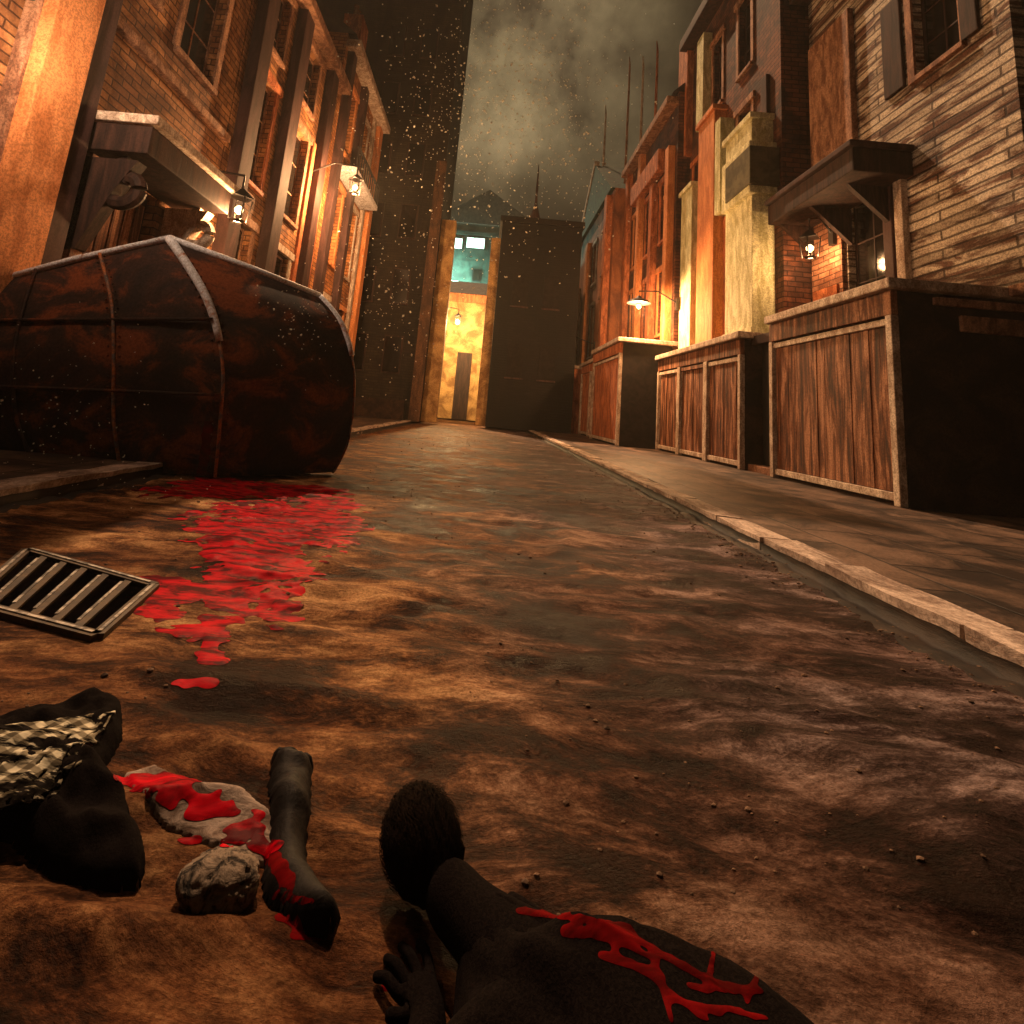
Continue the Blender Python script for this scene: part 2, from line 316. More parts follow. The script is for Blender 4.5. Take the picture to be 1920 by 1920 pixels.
def gutter_shade(xa, xb, xk, name='gutter_shade'):
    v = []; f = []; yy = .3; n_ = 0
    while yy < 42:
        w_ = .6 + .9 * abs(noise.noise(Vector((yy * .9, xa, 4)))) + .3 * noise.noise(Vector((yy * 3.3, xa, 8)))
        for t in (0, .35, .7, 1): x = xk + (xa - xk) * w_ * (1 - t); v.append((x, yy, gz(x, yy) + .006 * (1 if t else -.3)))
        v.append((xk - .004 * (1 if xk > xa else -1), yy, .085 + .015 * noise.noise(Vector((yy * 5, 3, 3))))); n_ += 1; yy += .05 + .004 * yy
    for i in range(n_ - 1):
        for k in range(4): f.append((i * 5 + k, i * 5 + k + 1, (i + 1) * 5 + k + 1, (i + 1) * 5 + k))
    o = mesh(name, v, f, GUT_SHADE, smooth=True); o['kind'] = 'structure'
gutter_shade(XR - .20, XR, XR - .012); gutter_shade(XL + .22, XL, XL + .012)
kerb(XR, XR + 0.26, 1); kerb(XL - 0.26, XL, -1)

# ------------------------------------------------------------------ BUILDINGS
class Building:
    """side -1: facade faces +x at plane X; side +1: facade faces -x at plane X"""
    def __init__(s, name, side, X, y0, y1, label, depth=5, base=0.1):
        s.side, s.X, s.y0, s.y1 = side, X, y0, y1; s.depth = depth
        s.root = empty(name, (X + side * depth / 2, (y0 + y1) / 2, base), label, 'building'); s.base = base
    def slab(s, name, a, b, out, material, parent=None, bevel=0.0, into=0.0, plane=None):
        """world box on the facade: a=(y0,z0), b=(y1,z1), standing out by `out` metres"""
        X = s.X if plane is None else plane
        return MB().box(X - s.side * out, X + s.side * into, a[0], b[0], a[1], b[1]).build(name, material, parent or s.root, bevel=bevel)
    def yz(s, px, py, out=0.0): 
        p = on_x(px, py, s.X - s.side * out); return p.y, p.z
    def pil(s, name, px, py, wpx, ytop, ybot, out, material, bevel=0.012):
        """upright member whose centre passes pixel (px,py); wpx wide; from height of ybot to height of ytop"""
        ya = on_x(px - wpx / 2, py, s.X - s.side * out).y; yb = on_x(px + wpx / 2, py, s.X - s.side * out).y; yc = (ya + yb) / 2
        def zat(yp):
            lo, hi = -1.0, 60.0
            for _ in range(40):
                mid = (lo + hi) / 2
                if pj((s.X - s.side * out, yc, mid))[1] > yp: lo = mid
                else: hi = mid
            return (lo + hi) / 2
        z0 = s.base if ybot is None else max(s.base, zat(ybot)); z1 = zat(ytop)
        if s.side > 0 and 'pillar' in name: z0 = 3.18
        o = s.slab(name, (ya, z0), (yb, z1), out, material, bevel=bevel, into=0.02)
        if 'pillar' in name and s.side > 0:
            s.slab('capital', (min(ya, yb) - .08, z1 + .003), (max(ya, yb) + .08, z1 + .16), out + .08, material, parent=o, bevel=.015)
            s.slab('plinth', (min(ya, yb) - .05, z0), (max(ya, yb) + .05, z0 + .22), out + .05, material, parent=o, bevel=.012)
        return o
    def wall(s, H, holes, material, name='wall', top=None):
        """facade sheet with true openings; holes = (y0,y1,z0,z1)"""
        Y = sorted({s.y0, s.y1, *[h[0] for h in holes], *[h[1] for h in holes]}); Z = sorted({s.base, H, *[h[2] for h in holes], *[h[3] for h in holes]})
        v = []; f = []; D = 0.28 * s.side
        def q(*p): b = len(v); v.extend(p); f.append(tuple(range(b, b + len(p))))
        for i in range(len(Y) - 1):
            for j in range(len(Z) - 1):
                ym, zm = (Y[i] + Y[i + 1]) / 2, (Z[j] + Z[j + 1]) / 2
                if any(h[0] < ym < h[1] and h[2] < zm < h[3] for h in holes): continue
                q((s.X, Y[i], Z[j]), (s.X, Y[i + 1], Z[j]), (s.X, Y[i + 1], Z[j + 1]), (s.X, Y[i], Z[j + 1]))
        for h in holes:
            a, b_, c, d = h
            q((s.X, a, c), (s.X + D, a, c), (s.X + D, a, d), (s.X, a, d)); q((s.X, b_, c), (s.X + D, b_, c), (s.X + D, b_, d), (s.X, b_, d))
            q((s.X, a, c), (s.X + D, a, c), (s.X + D, b_, c), (s.X, b_, c)); q((s.X, a, d), (s.X + D, a, d), (s.X + D, b_, d), (s.X, b_, d))
        XB = s.X + s.side * s.depth
        q((s.X, s.y0, s.base), (XB, s.y0, s.base), (XB, s.y0, H), (s.X, s.y0, H)); q((s.X, s.y1, s.base), (XB, s.y1, s.base), (XB, s.y1, H), (s.X, s.y1, H))
        q((XB, s.y0, s.base), (XB, s.y1, s.base), (XB, s.y1, H), (XB, s.y0, H)); q((s.X, s.y0, H), (s.X, s.y1, H), (XB, s.y1, H), (XB, s.y0, H))
        me = bpy.data.meshes.new(name); off = s.root.location
        me.from_pydata([tuple(Vector(p) - off) for p in v], [], f); bm = bmesh.new(); bm.from_mesh(me); bmesh.ops.remove_doubles(bm, verts=bm.verts, dist=1e-4)
        bm.to_mesh(me); bm.free(); o = bpy.data.objects.new(name, me); scene.collection.objects.link(o); me.materials.append(material); o.parent = s.root
        return o
    def window(s, h, frame_mat, bars=(1, 2), name='window', sill=True, surround=None, lit=None):
        y0, y1, z0, z1 = h; X = s.X + s.side * 0.16; t = 0.055
        m_ = MB(); 
        m_.box(X, X + .05 * s.side, y0, y0 + t, z0, z1); m_.box(X, X + .05 * s.side, y1 - t, y1, z0, z1)
        m_.box(X, X + .05 * s.side, y0 + t, y1 - t, z0, z0 + t); m_.box(X, X + .05 * s.side, y0 + t, y1 - t, z1 - t, z1)
        for k in range(1, bars[0] + 1):
            c = y0 + (y1 - y0) * k / (bars[0] + 1); m_.box(X + .01 * s.side, X + .04 * s.side, c - .015, c + .015, z0 + t, z1 - t)
        for k in range(1, bars[1] + 1):
            c = z0 + (z1 - z0) * k / (bars[1] + 1); m_.box(X + .012 * s.side, X + .038 * s.side, y0 + t, y1 - t, c - .015, c + .015)
        w = m_.build(name, frame_mat, s.root)
        MB().box(X + .022 * s.side, X + .03 * s.side, y0 + .02, y1 - .02, z0 + .02, z1 - .02).build('pane', lit or GLASS, w)
        if sill: MB().box(s.X - .10 * s.side, s.X + .1 * s.side, y0 - .09, y1 + .09, z0 - .10, z0 + 0.002).build('sill', surround or TAN, w, bevel=.01)
        if surround:
            for ya_, yb_ in ((y0 - .15, y0 - .002), (y1 + .002, y1 + .15)): MB().box(s.X - .045 * s.side, s.X + .01 * s.side, ya_, yb_, z0, z1).build('surround', surround, w, bevel=.008)
            MB().box(s.X - .09 * s.side, s.X + .01 * s.side, y0 - .22, y1 + .22, z1 + .004, z1 + .2).build('lintel', surround, w, bevel=.012)
        return w

# ---- left row -------------------------------------------------------------
def z_on(X, y, py):
    lo, hi = -1.0, 80.0
    for _ in range(40):
        mid = (lo + hi) / 2
        if pj((X, y, mid))[1] > py: lo = mid
        else: hi = mid
    return (lo + hi) / 2
XLF = -5.8
b1 = Building('townhouse', -1, XLF, 3.2, 9.9, 'nearest left house with broad orange pillar and dark hooded doorway behind the steel container')
dy0, dy1 = 6.9, 8.35; dz1 = 3.95
holes = [(dy0, dy1, .1, dz1), (8.0, 9.1, 6.6, 9.0), (8.0, 9.1, 10.2, 12.2), (6.3, 7.3, 6.9, 9.2)]
b1.wall(13.5, holes, BRICK_L)
for h in holes[1:]: b1.window(h, TAN, surround=TAN)
b1.slab('door', (dy0, .1), (dy1, dz1), -0.2, DARK, into=.26)
d_ = [o for o in b1.root.children if o.name.startswith('door')][0]
mdoor = MB()
for k in range(6):
    a = dy0 + .05 + k * (dy1 - dy0 - .1) / 6; mdoor.box(XLF - .19, XLF - .165, a + .015, a + .2, .15, dz1 - .15)
mdoor.build('door_board', RUSTWOOD, d_)
b1.pil('pillar', 92, 250, 92, -140, None, .34, BRIGHT)
b1.pil('pillar', 12, 300, 40, -140, None, .16, TAN)
b1.pil('pilaster', 150, 250, 44, -140, None, .22, PLUM)
# door hood: sloping lintel, pale top moulding, scroll bracket
b1.slab('door_hood', (dy0 - .35, dz1 + .02), (dy1 + .45, dz1 + .42), .95, DARK, bevel=.02)
b1.slab('hood_moulding', (dy0 - .42, dz1 + .425), (dy1 + .52, dz1 + .56), 1.05, PALE, bevel=.02)
b1.slab('door_jamb', (dy0 - .22, .1), (dy0 - .02, dz1 + .015), .12, TAN, bevel=.01)
def scroll(y, z, b, m_, w=.2, sc=1.0):
    pts = []
    for k in range(26):
        t = k / 25 * math.pi * 2.2; r_ = (.36 - .26 * k / 25) * sc
        pts.append(Vector((XLF + .18 + .42 * sc + r_ * math.cos(t + math.pi / 2), y, z + r_ * math.sin(t + math.pi / 2))))
    q = MB(); q.tube([p for p in pts], [.10 * sc] * 26, 8)
    q.prism([(XLF, y - w / 2, z + .36 * sc), (XLF + .75 * sc, y - w / 2, z + .36 * sc), (XLF + .5 * sc, y - w / 2, z - .1 * sc), (XLF + .16, y - w / 2, z - .95 * sc), (XLF, y - w / 2, z - 1.0 * sc)], (0, w, 0))
    return q.build('scroll_bracket', m_, b.root, smooth=False)
scroll(dy1 + .28, dz1 - .4, b1, PALE); scroll(dy0 - .12, dz1 - .4, b1, DARK)
# pale plinth block right of the door and small framed cellar hatch
b1.slab('plinth_block', (8.52, .1), (9.5, 3.1), .30, WHITE, bevel=.03)
b1.slab('plinth_block', (9.52, .1), (9.88, 2.9), .18, TAN, bevel=.03)
b1.slab('string_course', (3.2, 5.9), (9.9, 6.05), .12, TAN, bevel=.015)

b2 = Building('townhouse', -1, XLF, 9.95, 15.9, 'tall left brick house with three dark plum pilasters and narrow tan framed windows')
holes = [(10.75, 11.65, 2.0, 4.6), (10.75, 11.65, 5.6, 8.2), (10.75, 11.65, 9.0, 10.7), (13.1, 14.0, 2.0, 4.6), (13.1, 14.0, 5.6, 8.2), (13.1, 14.0, 9.0, 10.7)]
b2.wall(11.4, holes, BRICK_L)
for h in holes: b2.window(h, TAN, surround=random.choice([TAN, PALE, ORANGE]))
for yy, w_ in ((10.15, .5), (12.1, .55), (14.6, .5)): b2.slab('pilaster', (yy, .1), (yy + w_, 11.4), .26, PLUM, bevel=.02, into=.02)
for yy in (12.75, 14.3, 15.4): b2.slab('shutter', (yy, 1.9), (yy + .24, 8.4), .08, ORANGE, bevel=.01)
b2.slab('cornice', (9.95, 11.0), (15.9, 11.3), .42, TAN, bevel=.03)
b2.slab('cellar_hatch', (10.2, 2.0), (10.7, 2.9), .5, TAN, bevel=.02)

b3 = Building('townhouse', -1, XLF, 15.95, 21.6, 'far left orange lit house with carved balcony brackets and white edged corner')
holes = [(16.9, 17.8, 1.5, 4.2), (16.9, 17.8, 5.5, 8.2), (19.0, 19.9, 1.5, 4.2), (19.0, 19.9, 5.5, 8.2), (16.9, 17.8, 9.6, 12.0), (19.0, 19.9, 9.6, 12.0)]
b3.wall(13.4, holes, mat('glowing ochre brick', (0.70, 0.30, 0.10), (0.34, 0.12, 0.04), scale=(1.2, 1.2, 1.2), kind='brick', bump=.7, grain=.3))
for h in holes: b3.window(h, DARK, surround=random.choice([BRIGHT, PALE]))
for yy in (16.2, 18.2): b3.slab('pilaster', (yy, .1), (yy + .4, 13.4), .24, PLUM, bevel=.02, into=.02)
b3.slab('quoin_strip', (21.05, .1), (21.6, 12.9), .22, BRIGHT, bevel=.03, into=.02)
b3.slab('quoin_strip', (20.4, .1), (20.7, 12.9), .12, PALE, bevel=.03, into=.02)
b3.slab('balcony', (16.6, 8.6), (20.2, 8.8), .75, WHITE, bevel=.03)
bal = MB()
for k in range(13): bal.box(XLF + .70, XLF + .74, 16.65 + k * .29, 16.68 + k * .29, 8.8, 9.5)
bal.box(XLF + .68, XLF + .76, 16.6, 20.2, 9.5, 9.56); bal.build('balcony_rail', IRON, b3.root)
b3.slab('cornice', (15.95, 12.9), (21.7, 13.2), .5, PALE, bevel=.03)
rf = MB().prism([(XLF + .3, 15.95, 13.4), (XLF - 2.4, 15.95, 15.6), (XLF - 5, 15.95, 13.4)], (0, 5.65, 0)).build('roof', ROOF, b3.root)
MB().box(XLF - 1.6, XLF - .8, 19.6, 20.6, 14.0, 17.2).build('chimney', ORANGE, rf)
for k in range(3): MB().lathe((XLF - 1.2, 19.8 + k * .3, 17.2), [(.11, 0), (.09, .5), (.12, .55)]).build('chimney_pot', TAN, rf)

# ---- the dark tall building closing the left, beyond the row
def block(name, x0, x1, y0, y1, H, material, label):
    r_ = empty(name, ((x0 + x1) / 2, (y0 + y1) / 2, .1), label, 'building')
    MB().box(x0, x1, y0, y1, .1, H).build('wall', material, r_)
    return r_
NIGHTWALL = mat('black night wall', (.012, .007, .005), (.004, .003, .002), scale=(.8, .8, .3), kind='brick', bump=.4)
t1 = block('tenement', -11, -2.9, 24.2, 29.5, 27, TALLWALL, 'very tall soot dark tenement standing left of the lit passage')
for fl in range(6):
    for k in range(2):
        xx = -6.6 + k * 1.7; z0 = 2.2 + fl * 3.3
        w = MB().box(xx, xx + .9, 24.12, 24.19, z0, z0 + 1.8).build('window', DARK, t1)
        MB().box(xx + .07, xx + .83, 24.09, 24.115, z0 + .07, z0 + 1.73).build('pane', GLASS, w)
MB().box(-3.35, -2.9 + .06, 24.02, 24.195, .1, 13).build('quoin_strip', mat('sooty tan corner', (.16, .075, .035), (.06, .028, .014), scale=(3, 3, 1), grain=.7), t1)
MB().box(-7, -3.6, 24.0, 24.19, .1, 1.0).build('plinth', SOOTWALL, t1)
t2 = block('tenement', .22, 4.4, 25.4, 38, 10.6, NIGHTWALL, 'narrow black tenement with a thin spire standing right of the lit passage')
sp = MB().lathe((1.9, 25.7, 10.5), [(.3, 0), (.25, .5), (.28, .55), (.09, 1.3), (.05, 2.0), (.08, 2.1), (.02, 3.6)], 10).build('spire', PLUM, t2)
MB().box(.1, 4.5, 25.25, 38.2, 10.605, 10.9).build('parapet', BLACK, t2)
for fl in range(2):
    for k in range(2):
        xx = 1.0 + k * 1.6; z0 = 2.6 + fl * 3.6
        w = MB().box(xx, xx + .8, 25.32, 25.39, z0, z0 + 1.7).build('window', BLACK, t2)
        MB().box(xx - .06, xx + .86, 25.26, 25.315, z0 - .1, z0 - .02).build('sill', PLUM, w)
# lit jambs of the passage
MB().box(-2.895, -2.15, 25.0, 25.6, .1, 10.3).build('gate_pier', BRIGHT if False else GOLD, t1, bevel=.03)
MB().box(-.28, .215, 25.7, 26.2, .1, 9.8).build('gate_pier', GOLD, t2, bevel=.03)
# the wall that ends the passage, and the tower behind it
e1 = empty('passage_house', (-1.4, 37.5, .1), 'ochre plastered house closing the far end of the lit passage', 'building')
MB().box(-6, 4, 35, 40, .1, 8.6).build('wall', GOLD, e1)
MB().box(-6.05, 4.05, 34.8, 35.0, 8.1, 8.7).build('cornice', ORANGE, e1, bevel=.04)
MB().box(-2.0, -1.0, 34.9, 34.99, .1, 4.6).build('door', DARK, e1)
MB().prism([(-6.1, 34.7, 8.7), (-6.1, 37.5, 10.2), (-6.1, 40.3, 8.7)], (10.2, 0, 0)).build('roof', ROOF, e1)
TEAL = mat('teal tower stone', (.055, .085, .07), (.02, .03, .026), scale=(.6, .6, .6), grain=.5)
e2 = empty('clock_tower', (-1.5, 56, .1), 'distant teal grey tower with greenish white lit windows above the passage', 'building')
MB().box(-7, 4.5, 53, 59, .1, 20.5).build('wall', TEAL, e2)
MB().prism([(-7.3, 52.7, 20.5), (4.8, 52.7, 20.5), (-1.2, 52.7, 24.5)], (0, 6.6, 0)).build('roof', ROOF, e2)
MB().box(-7.1, 4.6, 52.8, 53, 19.2, 19.6).build('cornice', TEAL, e2)
LIT = emis('greenish white lit glass', (.72, 1.0, .84), 3.0)
for xx, zz, w_, h_ in ((-5.6, 17.6, 1.9, 1.1), (-3.2, 17.8, 1.9, 1.1), (-5.7, 14.5, .9, .8), (-4.9, 13.5, 1.2, .5), (-3.3, 11.6, .8, .7), (-2.2, 14.2, .7, 1.2)):
    dim = xx == -2.2
    w = MB().box(xx - .12, xx + w_ + .12, 52.86, 52.99, zz - .12, zz + h_ + .12).build('window', IRON, e2)
    MB().box(xx, xx + w_, 52.80, 52.855, zz, zz + h_).build('pane', GLASS if dim else LIT, w)

# ---- right row: projecting shopfronts and houses over them ----------------
XS, XRF = 5.83, 6.75
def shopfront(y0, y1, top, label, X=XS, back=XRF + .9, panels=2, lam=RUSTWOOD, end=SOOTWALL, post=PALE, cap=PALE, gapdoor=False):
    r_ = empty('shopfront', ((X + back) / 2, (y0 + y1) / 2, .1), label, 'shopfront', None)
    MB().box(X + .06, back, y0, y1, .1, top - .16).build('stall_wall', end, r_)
    MB().box(X - .16, back + .05, y0 - .12, y1, top - .155, top).build('ledge', cap, r_, bevel=.025)
    MB().box(X - .05, X + .055, y0 + .0, y1 - .0, top - .52, top - .16).build('fascia', lam, r_, bevel=.012)
    n_ = panels; wd = (y1 - y0) / n_
    for k in range(n_ + 1):
        c = y0 + k * wd; a = max(y0 - .004, c - .11); b_ = min(y1 + .004, c + .11)
        MB().box(X - .06, X + .055, a, b_, .12, top - .525).build('post', post, r_, bevel=.012)
    for k in range(n_):
        a = y0 + k * wd + .13; b_ = y0 + (k + 1) * wd - .13
        p_ = MB(); nb = max(3, int((b_ - a) / .2)); bw = (b_ - a) / nb
        for j in range(nb):
            o_ = random.uniform(0, .015); p_.box(X + .01 + o_, X + .055, a + j * bw + .004, a + (j + 1) * bw - .004, .3, top - .56)
        pn = p_.build('panel', lam, r_)
        MB().box(X - .03, X + .05, a - .01, b_ + .01, .18, .29).build('bottom_rail', post, pn, bevel=.01)
        MB().box(X - .03, X + .05, a - .01, b_ + .01, top - .66, top - .56).build('top_rail', lam if k % 2 else post, pn, bevel=.01)
    return r_
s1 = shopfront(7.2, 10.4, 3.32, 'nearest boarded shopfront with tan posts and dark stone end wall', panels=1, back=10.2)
MB().box(XS + .55, 10.2, 7.12, 7.195, 2.98, 3.10).build('end_moulding', TAN, s1, bevel=.02); MB().box(6.75, 10.2, 7.13, 7.195, 2.62, 2.86).build('end_moulding', TAN, s1, bevel=.02)
s1b = shopfront(7.2, 7.21, 1, 'x') if False else None
s2 = shopfront(11.6, 17.2, 3.2, 'second boarded shopfront with two plank panels beyond the dark doorway', panels=3)
# recessed black doorway between the first two shopfronts
dw = empty('doorway', (XS + .5, 11, .1), 'black recessed doorway between the two nearest boarded shopfronts', 'doorway')
MB().box(XS + .45, XS + .52, 10.41, 11.59, .1, 2.9).build('door', BLACK, dw); MB().box(XS + .2, XS + 1.6, 10.41, 11.59, 2.905, 3.1).build('lintel', DARK, dw)
MB().box(XS + .1, XS + .44, 10.42, 11.58, .1, .26).build('step', TAN, dw, bevel=.02)
MB().lathe((XS + .42, 10.6, 1.2), [(.02, 0), (.035, .03), (.02, .06)], 8).build('handle', IRON, dw)
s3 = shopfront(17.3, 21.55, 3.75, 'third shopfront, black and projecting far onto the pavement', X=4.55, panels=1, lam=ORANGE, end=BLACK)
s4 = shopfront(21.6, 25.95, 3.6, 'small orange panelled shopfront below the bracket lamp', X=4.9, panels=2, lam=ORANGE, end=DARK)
s5 = shopfront(26.0, 31.5, 3.5, 'farthest shopfront with glowing orange end wall at the street end', X=4.1, panels=3, lam=ORANGE, end=ORANGE, post=PALE)

h1 = Building('corner_house', 1, 7.45, 6.72, 11.45, 'nearest right house of weathered pale clapboard with dark upper storey', depth=6, base=3.34)
holes = [(9.3, 10.35, 3.33, 5.9), (7.5, 8.4, 7.6, 9.6)]
h1.wall(12.5, holes, SIDING)
h1.window(holes[0], DARK, surround=None, sill=False); h1.window(holes[1], DARK, surround=TAN)
h1.slab('corner_post', (8.76, 3.33), (8.95, 5.8), .12, PALE, bevel=.015, into=.02)
h1.slab('window_jamb', (9.05, 3.33), (9.27, 6.3), .09, PLUM, bevel=.015, into=.02)
h1.slab('brick_bay', (10.4, 3.33), (11.4, 6.2), .10, SALMON, into=.02)
h1.slab('brick_bay', (10.5, 3.33), (11.3, 4.2), .16, ORANGE, into=-.101)
for yy in (9.1, 10.2, 11.3):
    MB().prism([(7.45, yy, 5.0), (7.45, yy, 5.775), (6.6, yy, 5.775)], (0, .1, 0)).build('canopy_bracket', DARK, h1.root)
h1.slab('canopy', (8.6, 5.78), (11.44, 6.25), 1.1, DARK, bevel=.03)
h1.slab('canopy_moulding', (8.55, 6.255), (11.445, 6.37), 1.18, PLUM, bevel=.02)
h1.slab('upper_panel', (9.9, 6.75), (11.3, 10.4), .14, TAN, bevel=.02)
h1.slab('shutter', (7.16, 7.6), (7.46, 9.6), .07, DARK, bevel=.02); h1.slab('shutter', (8.63, 7.6), (9.1, 9.6), .07, DARK, bevel=.02)
MB().box(7.38, 10.2, 6.66, 7.07, 3.17, 3.335).build('jetty_beam', TAN, h1.root, bevel=.02)
h1.slab('cornice', (6.72, 11.8), (11.445, 12.2), .5, DARK, bevel=.03)

h2 = Building('columned_house', 1, XRF, 11.5, 17.2, 'right house with tall cream pillar and orange pillars on the shop ledge', depth=6)
holes = [(12.9, 13.6, 3.6, 6.4), (14.7, 15.3, 3.6, 6.4), (12.9, 13.6, 7.6, 10.0), (14.7, 15.3, 7.6, 10.0), (16.2, 16.8, 3.6, 6.4), (16.2, 16.8, 7.6, 10.0), (12.9, 13.6, 11.2, 13.6), (14.7, 15.3, 11.2, 13.6)]
h2.wall(15.5, holes, BRICK_D)
for h in holes: h2.window(h, DARK, surround=random.choice([ORANGE, TAN]), bars=(0, 2))
h2.pil('cream_pillar', 1385, 420, 50, 250, 600, .55, CREAM, bevel=.02)
h2.slab('pillar_capital', (11.7, 6.72), (13.2, 8.1), .70, CREAM, bevel=.03)
h2.slab('capital_panel', (11.6, 6.9), (12.9, 7.9), .74, mat('olive panel', (.10, .09, .045), (.05, .045, .02)), bevel=.02)
h2.pil('orange_pillar', 1322, 420, 30, 225, 620, .40, BRIGHT, bevel=.02)
h2.pil('cream_strip', 1345, 300, 10, 225, 400, .42, CREAM)
h2.pil('cream_pillar', 1285, 500, 20, 360, 640, .34, CREAM, bevel=.02)
h2.pil('orange_pillar', 1240, 500, 18, 380, 660, .30, BRIGHT, bevel=.02)
h2.pil('upper_strip', 1312, 150, 12, 70, 240, .3, CREAM)
h2.pil('upper_strip', 1280, 160, 16, 70, 300, .24, ORANGE)
h2.slab('cornice', (11.5, 14.8), (17.2, 15.2), .5, DARK, bevel=.03)
for yy in (12.0, 14.2, 15.8): h2.slab('shutter', (yy, 3.4), (yy + .25, 10.2), .1, random.choice([ORANGE, DARK, PLUM]), bevel=.01)

h3 = Building('narrow_house', 1, 6.3, 17.25, 23.6, 'narrow orange right house with carved gable under thin chimney rods', depth=6)
holes = [(18.2, 18.9, 4.2, 6.6), (20.0, 20.7, 4.2, 6.6), (21.8, 22.5, 4.2, 6.6), (18.2, 18.9, 7.8, 10.2), (20.0, 20.7, 7.8, 10.2), (21.8, 22.5, 7.8, 10.2)]
h3.wall(13.2, holes, BRICK_D)
for h in holes: h3.window(h, DARK, surround=random.choice([ORANGE, BRIGHT, PALE]), bars=(0, 2))
for yy, mm in ((17.5, BRIGHT), (19.3, ORANGE), (21.1, BRIGHT), (23.1, ORANGE)): h3.slab('pilaster', (yy, 3.4), (yy + .38, random.uniform(9.5, 13.2)), .25, mm, bevel=.02, into=.02)
h3.slab('carved_band', (18.4, 10.6), (22.2, 11.5), .35, ORANGE, bevel=.05)
h3.slab('cornice', (17.25, 12.7), (23.6, 13.0), .45, TAN, bevel=.03)
MB().prism([(6.1, 17.25, 13.2), (9, 17.25, 16.0), (12.3, 17.25, 13.2)], (0, 6.35, 0)).build('roof', ROOF, h3.root)

h4 = Building('gabled_house', 1, 5.6, 23.65, 32.5, 'farthest right house with dark green gable and pale sloping roof edge', depth=6)
holes = [(25, 25.8, 4.2, 7.0), (27.3, 28.1, 4.2, 7.0), (29.6, 30.4, 4.2, 7.0), (25, 25.8, 8.3, 10.6), (27.3, 28.1, 8.3, 10.6)]
h4.wall(12.2, holes, mat('burnt orange plaster', (.42, .15, .055), (.16, .05, .02), scale=(1.4, 1.4, .5), grain=.5))
for h in holes: h4.window(h, DARK, surround=random.choice([PALE, TAN]), bars=(0, 2))
h4.slab('pilaster', (28.6, 3.5), (29.2, 11.0), .3, BRIGHT, bevel=.02, into=.02)
h4.slab('pilaster', (31.6, 3.5), (32.3, 9.0), .3, PALE, bevel=.02, into=.02)
h4.slab('pilaster', (24.1, 3.5), (24.6, 12.0), .3, ORANGE, bevel=.02, into=.02)
rf4 = MB().prism([(5.4, 23.65, 12.2), (5.4, 32.5, 12.2), (5.4, 28.1, 15.6)], (6.3, 0, 0)).build('roof', mat('green copper roof', (.03, .09, .065), (.015, .035, .028)), h4.root)
MB().prism([(5.34, 32.8, 12.15), (5.34, 28.05, 15.85), (5.34, 28.05, 15.6), (5.34, 32.5, 12.0)], (.3, 0, 0)).build('verge_board', PALE, rf4)
# thin chimney rods along the right roofs
def rod(x, y, z0, z1, m_, lab):
    q = MB().tube([(x, y, z0), (x, y, z1 - .5), (x - .05, y, z1)], [.07, .05, .02], 8); q.lathe((x, y, z0 + .3), [(.05, 0), (.16, .1), (.05, .2)], 10)
    o = q.build('roof_finial', m_); return tag(o, lab, 'finial', 'thin metal finials on the right roofs')
rod(5.9, 28.2, 15.4, 19.6, PALE, 'pale finial on the green gable at the far right end'); rod(6.3, 24.6, 12.1, 20.2, TAN, 'tan finial where the gabled and narrow houses meet')
rod(6.4, 22.4, 13.3, 18.6, PALE, 'short pale finial near the far end of the narrow house'); rod(6.5, 20.6, 13.3, 18.0, ORANGE, 'orange finial over the middle of the narrow house')

# ---- street lamps ----------------------------------------------------------
GLOW = emis('warm lamp glass', (1.0, .62, .30), 6.0)
def wall_lamp(x, y, z, wallx, label, power, shade=True, col=(1.0, .52, .22), glow=None):
    r_ = empty('street_lamp', (wallx, y, z), label, 'lamp', 'wall lamps of the street')
    MB().tube([(wallx, y, z + .15), ((wallx + x) / 2, y, z + .5), (x, y, z + .45), (x, y, z + .2)], .025, 8).build('bracket', IRON, r_)
    MB().box(wallx - .04, wallx + .04, y - .08, y + .08, z - .1, z + .3).build('wall_plate', IRON, r_)
    if shade: MB().tube([(x, y, z + .28), (x, y, z + .2), (x, y, z + .1), (x, y, z + .02)], [.05, .12, .34, .40], 18, cap=True).build('lamp_shade', IRON, r_)
    else:
        q = MB()
        for a, b_ in ((-1, -1), (-1, 1), (1, 1), (1, -1)): q.tube([(x + a * .11, y + b_ * .11, z - .42), (x + a * .15, y + b_ * .15, z + .02)], .014, 5)
        q.tube([(x, y, z + .01), (x, y, z + .2)], [.24, .03], 4); q.tube([(x, y, z - .46), (x, y, z - .42)], [.1, .16], 4); q.build('lantern_cage', IRON, r_)
    zb = z - .06 if shade else z - .2
    MB().lathe((x, y, zb - .1), [(.02, 0), (.07, .05), (.08, .1), (.03, .16)], 10).build('bulb', glow or GLOW, r_)
    ld = bpy.data.lights.new('lamp_light', 'POINT'); ld.energy = power; ld.color = col; ld.shadow_soft_size = .12
    lo = bpy.data.objects.new('lamp_light', ld); scene.collection.objects.link(lo); lo.parent = r_
    lo.location = Vector((x, y, zb - .22)) - r_.location
    return r_
wall_lamp(-4.4, 14.6, 7.4, XLF, 'iron lantern on a bracket high on the tall left brick house', 4000, shade=False)
wall_lamp(5.0, 17.0, 4.9, 6.3, 'black shaded lamp on a bracket above the projecting black shopfront', 1700)
wall_lamp(3.3, 26.6, 4.6, 5.6, 'small glowing lamp low at the far end of the right row', 1100, shade=False, col=(1, .6, .4))
wall_lamp(-1.9, 30.0, 6.2, -2.9, 'lantern inside the passage lighting its ochre walls', 11000, shade=False, col=(1, .62, .26))

